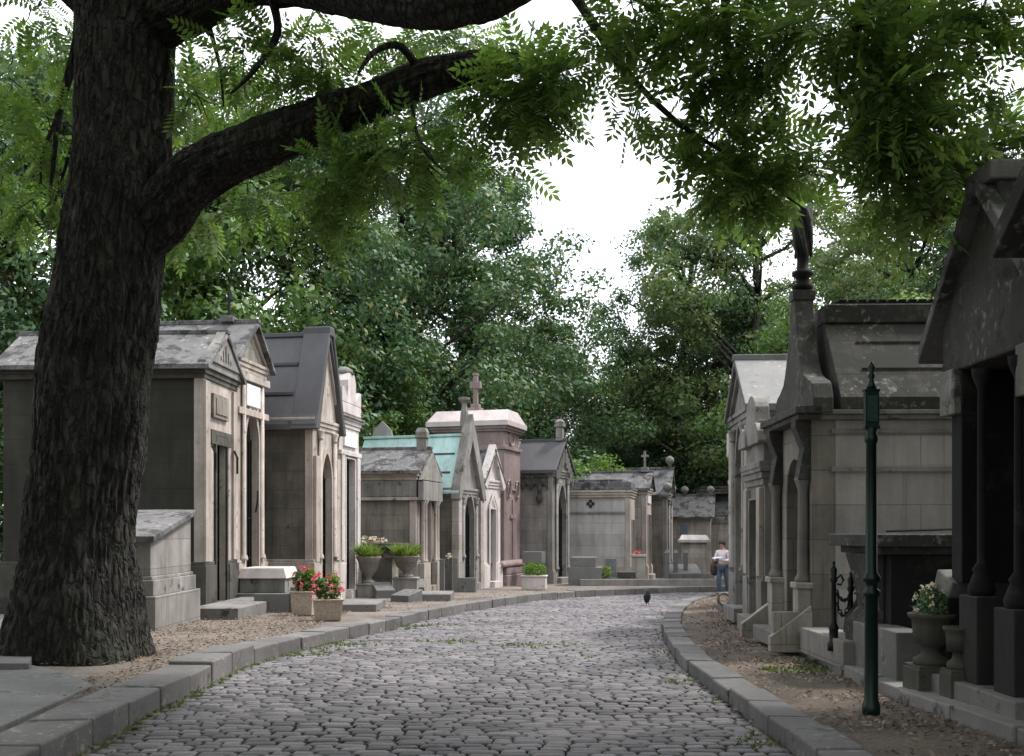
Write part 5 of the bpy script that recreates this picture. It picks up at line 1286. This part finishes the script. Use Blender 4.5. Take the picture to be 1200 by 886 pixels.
# ------------------------------------------------------------------ leaf litter, weeds
def scatter(name, mat, pts, size, up=3.0, z=.012):
    P = np.array([(a, b, zr(b) + h + z + random.random() * .015) for a, b, h in pts])
    o = quads(name, leaves(P, size, up, jit=.5), 4, mat, None); o['kind'] = 'stuff'; return o
pts = []
while len(pts) < 11000:   # right verge
    i = random.randrange(2, len(inR) - 2); p = inR[i]
    if p.y > 32 or p.y < 5: continue
    t = random.random() ** .7; x = p.x + .02 + t * 1.75; y = p.y + random.uniform(-.45, .45)
    if mnoise.noise(Vector((x * 1.2, y * 1.2, 3))) < random.uniform(-.5, .3): continue
    if y < 15 and x > 3.55: continue
    pts.append((x, y, .125))
for _ in range(900):     # in the gutter against the right kerb
    i = random.randrange(2, len(RKd) - 60); p = RKd[i]; pts.append((p.x - abs(random.gauss(0, .14)), p.y + random.uniform(-.2, .2), .0))
for _ in range(160): pts.append((random.uniform(-3, 2), random.uniform(7, 30), .01))
for _ in range(500):
    i = random.randrange(2, 60); p = LKd[i]; pts.append((p.x + abs(random.gauss(0, .1)), p.y + random.uniform(-.2, .2), .0))
scatter('fallen_leaves', M['litter'], pts, .045, 1.8, .012)
pts = []
while len(pts) < 8500:   # round the tree and on the left verge
    x = random.uniform(-6.4, -3.3); y = random.uniform(9.5, 24)
    if x > xat(LKd, y, 0) - .45: continue
    if y < 12.2 and x < -4.5 + (y - 9.5) * .1: continue
    if random.random() < (y - 12) / 16 and mnoise.noise(Vector((x * 2, y * 2, 3))) < .1: continue
    pts.append((x, y, .17))
for _ in range(900):
    y = random.uniform(22, 34); x = xat(LKd, y, 0) - random.uniform(.4, 2.2); pts.append((x, y, .17))
scatter('fallen_leaves', M['litter'], pts, .045, 1.8, .014)
def tufts(name, spots, mat, L=.09, w_=.012):
    B = []
    for x, y, z, r, n in spots:
        a = rng.random(n) * 6.283; rad = r * np.sqrt(rng.random(n)); base = np.stack([x + rad * np.cos(a) * 1.6, y + rad * np.sin(a), np.full(n, z)], 1)
        tip = base + np.stack([rng.normal(scale=.04, size=n), rng.normal(scale=.04, size=n), L * (.4 + .9 * rng.random(n))], 1)
        sd = rng.normal(size=(n, 3)) * w_; sd[:, 2] = 0; mid = (base + tip) / 2
        B.append(np.stack([base, mid + sd, tip, mid - sd], 1))
    o = quads(name, np.concatenate(B), 4, mat, None); o['kind'] = 'stuff'; return o
sp = []
def at(px, py, h, r, n): p = G(px, py, h); sp.append((p.x, p.y, p.z - .015, r * 1.15, int(n * .6)))
for px, py, h, r, n in ((943, 786, .125, .28, 500), (925, 776, .125, .2, 160), (640, 757, 0, .35, 260), (612, 757, 0, .25, 120), (520, 752, 0, .3, 160), (430, 756, 0, .3, 160), (400, 757, 0, .3, 160), (375, 762, 0, .25, 140), (350, 768, 0, .22, 120), (485, 734, 0, .25, 200), (470, 737, 0, .2, 80), (525, 733, 0, .2, 80), (900, 874, 0, .15, 120), (880, 866, 0, .1, 40), (800, 800, 0, .12, 60), (835, 822, 0, .1, 60), (780, 765, 0, .15, 60), (50, 752, .17, .25, 120), (600, 737, 0, .15, 30), (690, 770, 0, .12, 30), (170, 838, 0, .12, 50), (215, 815, 0, .1, 40)):
    at(px, py, h, r, n)
tufts('weeds', sp, M['weed'], .055, .010)
# scattered broad weed leaves along the left kerb foot
pts = []
for _ in range(500):
    i = random.randrange(48, 85) if len(LKd) > 90 else 20; p = LKd[i]; pts.append((p.x + abs(random.gauss(0, .08)), p.y + random.uniform(-.15, .15), .0))
scatter('weeds', M['weed'], pts, .045, 1.0)

# ------------------------------------------------------------------ woman and bird
def skin_obj(name, verts, edges, radii, mat, parent, root=0, sub=2):
    me = bpy.data.meshes.new(name); me.from_pydata(verts, edges, []); me.materials.append(mat)
    o = bpy.data.objects.new(name, me); COL.objects.link(o); o.parent = parent
    s = o.modifiers.new('skin', 'SKIN'); s.use_smooth_shade = True
    for i, r in enumerate(radii):
        sv = me.skin_vertices[0].data[i]; sv.radius = (r, r) if not isinstance(r, tuple) else r; sv.use_root = (i == root)
    u = o.modifiers.new('sub', 'SUBSURF'); u.levels = sub; u.render_levels = sub
    return o
Mskin = plain('skin', (.50, .30, .22), .6, 0, .05); Mshirt = plain('white_cotton', (.72, .68, .72), .8, 0, .08, 9); Mjean = plain('blue_denim', (.07, .10, .14), .85, 0, .25, 14)
Mhair = plain('auburn_hair', (.045, .016, .011), .65, 0, .3, 60); Mshoe = plain('dark_shoe', (.03, .03, .035), .5); Mbag = plain('brown_leather', (.06, .03, .03), .5)
Yw = 33.4; e = empty('person', (X_(847, Yw), Yw, zr(Yw) - .02 + .02), 0, 'woman with short auburn hair, white top and jeans, head bowed over a paper', 'person')
k = 1.0
# facing -x -y (towards the viewer and left)
e.rotation_euler.z = R(-35)
V = [(0, 0, .93), (0, .01, 1.08), (0, .015, 1.25), (0, 0, 1.38), (0, -.02, 1.46), (0, -.05, 1.53), (0, -.085, 1.60), (0, -.07, 1.66),      # 0-7 pelvis..crown
     (-.17, .0, 1.36), (-.24, -.03, 1.12), (-.12, -.25, 1.12), (-.06, -.31, 1.15),                                                        # 8-11 left arm
     (.17, .0, 1.36), (.25, -.02, 1.11), (.12, -.24, 1.08), (.05, -.31, 1.12),                                                             # 12-15 right arm
     (-.09, 0, .88), (-.10, -.08, .50), (-.10, -.02, .10), (-.10, -.13, .04),                                                              # 16-19
     (.09, 0, .88), (.10, .06, .50), (.09, .20, .12), (.09, .12, .04)]                                                                     # 20-23
E = [(0, 1), (1, 2), (2, 3), (3, 4), (4, 5), (5, 6), (6, 7), (3, 8), (8, 9), (9, 10), (10, 11), (3, 12), (12, 13), (13, 14), (14, 15), (0, 16), (16, 17), (17, 18), (18, 19), (0, 20), (20, 21), (21, 22), (22, 23)]
rad = [.13, .115, .125, .11, .05, .06, .082, .055, .05, .04, .03, .03, .05, .04, .03, .03, .085, .06, .042, .035, .085, .06, .042, .035]
for sgn, w0 in ((-1, 11), (1, 15)):     # fingers
    wv = Vector(V[w0])
    for f in range(5):
        dx = (f - 2) * .016; ln = (.045, .07, .075, .07, .055)[f]
        base = len(V); V.append(tuple(wv + Vector((dx, -.03, .0)))); V.append(tuple(wv + Vector((dx * 1.3 + (-sgn * .02 if f == 0 else 0), -.03 - ln * .6, -.01)))); V.append(tuple(wv + Vector((dx * 1.3 - sgn * .01, -.03 - ln * .9, -.035))))
        E += [(w0, base), (base, base + 1), (base + 1, base + 2)]; rad += [.010, .008, .007]
skin_obj('body', V, E, rad, Mskin, e)
skin_obj('shirt', [V[0], V[1], V[2], V[3], (0, -.01, 1.42)] + [V[8], V[9], (-.15, -.2, 1.12), V[12], V[13], (.15, -.18, 1.09)], [(0, 1), (1, 2), (2, 3), (3, 4), (3, 5), (5, 6), (6, 7), (3, 8), (8, 9), (9, 10)],
         [.155, .135, .145, .13, .075, .075, .065, .05, .075, .065, .05], Mshirt, e)
skin_obj('trousers', [(0, 0, .95), V[16], V[17], (-.10, -.02, .09), V[20], V[21], (.09, .19, .12)], [(0, 1), (1, 2), (2, 3), (0, 4), (4, 5), (5, 6)], [.145, .105, .078, .065, .105, .078, .065], Mjean, e)
for sx, yy, zz in ((-.10, -.03, .0), (.09, .18, .0)):
    skin_obj('shoe', [(sx, yy + .05, .05 + zz), (sx, yy - .05, .045 + zz), (sx, yy - .16, .035 + zz)], [(0, 1), (1, 2)], [.045, .05, .038], Mshoe, e)
m = MB(1); hc = Vector((0, -.055, 1.64)); VV = []; FF = []
for i in range(9):
    th = math.pi * i / 8 * .80
    for j in range(16):
        a = 2 * math.pi * j / 16; front = max(0, -math.sin(a)); t2 = th * (1 - .30 * front)
        r = .106 * (1 + .05 * mnoise.noise(Vector((i, j, 0))))
        VV.append((hc.x + r * math.sin(t2) * math.cos(a), hc.y + .01 + r * 1.08 * math.sin(t2) * math.sin(a), hc.z + r * math.cos(t2)))
for i in range(8):
    for j in range(16): FF.append((i * 16 + j, i * 16 + (j + 1) % 16, (i + 1) * 16 + (j + 1) % 16, (i + 1) * 16 + j))
m.add(VV, FF); m.build('hair', Mhair, e, 0, True)
for sx in (-.032, .032):
    m = MB(1); m.lathe(sx, -.155, [(.002, 1.592), (.011, 1.597), (.011, 1.605), (.002, 1.61)], 8); m.build('eye', M['iron'], e, 0, True)
m = MB(1); m.tube([(0, -.155, 1.60), (0, -.185, 1.572), (0, -.16, 1.565)], [.008, .014, .006], 6); m.build('nose', Mskin, e, 0, True)
m = MB(1); m.box(-.022, .022, -.168, -.155, 1.545, 1.551); m.build('mouth', plain('lip', (.35, .12, .1), .5), e, .002)
rot = Matrix.Rotation(R(-35), 4, 'Z')
pp = e.location + rot @ Vector((-.02, -.36, 1.16))
m = MB(1); m.add([(-.16, -.1, 0), (.14, -.1, .02), (.14, .1, .06), (-.16, .1, .04), (-.16, -.1, .006), (.14, -.1, .026), (.14, .1, .066), (-.16, .1, .046)], [(0, 3, 2, 1), (4, 5, 6, 7), (0, 1, 5, 4), (1, 2, 6, 5), (2, 3, 7, 6), (3, 0, 4, 7)])
o = m.build('paper', M['plaque'], None, 0); o.location = pp; o.rotation_euler.z = R(-35); tag(o, 'folded white paper held in the hands of the woman', 'paper')
b0 = e.location + rot @ Vector((-.27, -.02, .62))
eb = empty('handbag', b0, 0, 'dark brown shoulder bag hanging at the side of the woman', 'bag')
m = MB(1); VV = []; FF = []
m.lathe(0, 0, [(.05, .0), (.12, .03), (.16, .15), (.15, .3), (.09, .42), (.06, .44)], 14); ob = m.build('pouch', Mbag, eb, 0, True); ob.scale = (.85, .6, 1)
m = MB(1); m.tube([(-.06, 0, .4), (-.02, .02, .62), (.12, .04, .76), (.10, -.04, .62), (.06, -.02, .4)], .014, 6); m.build('strap', Mbag, eb, 0)
# crow
Mf = plain('dark_feathers', (.018, .019, .028), .5, 0, .4, 60)
pb = G(759, 710, 0); e = empty('crow', pb, 0, 'dark crow standing alone on the cobbles near the bend', 'bird')
e.rotation_euler.z = R(10)
skin_obj('body', [(0, .02, .20), (0, -.01, .29), (0, -.02, .36), (0, -.04, .405), (0, .06, .12), (0, .11, .05)], [(0, 1), (1, 2), (2, 3), (0, 4), (4, 5)], [.078, .076, .045, .045, .05, .018], Mf, e)
m = MB(1); m.tube([(0, -.07, .405), (0, -.12, .395), (0, -.145, .382)], [.018, .011, .003], 8); m.build('beak', M['iron'], e, 0, True)
for sx in (-1, 1):
    m = MB(1); m.tube([(sx * .035, .02, .14), (sx * .035, .03, .07), (sx * .035, .01, .008)], [.012, .007, .006], 6)
    for a in (-.5, 0, .5): m.tube([(sx * .035, .01, .008), (sx * .035 + .05 * math.sin(a), .01 - .05 * math.cos(a), .005)], .004, 5)
    m.build('leg', M['iron'], e, 0)
    skin_obj('wing', [(sx * .06, -.01, .30), (sx * .075, .03, .20), (sx * .04, .09, .08)], [(0, 1), (1, 2)], [(.02, .05), (.02, .06), (.012, .02)], Mf, e)
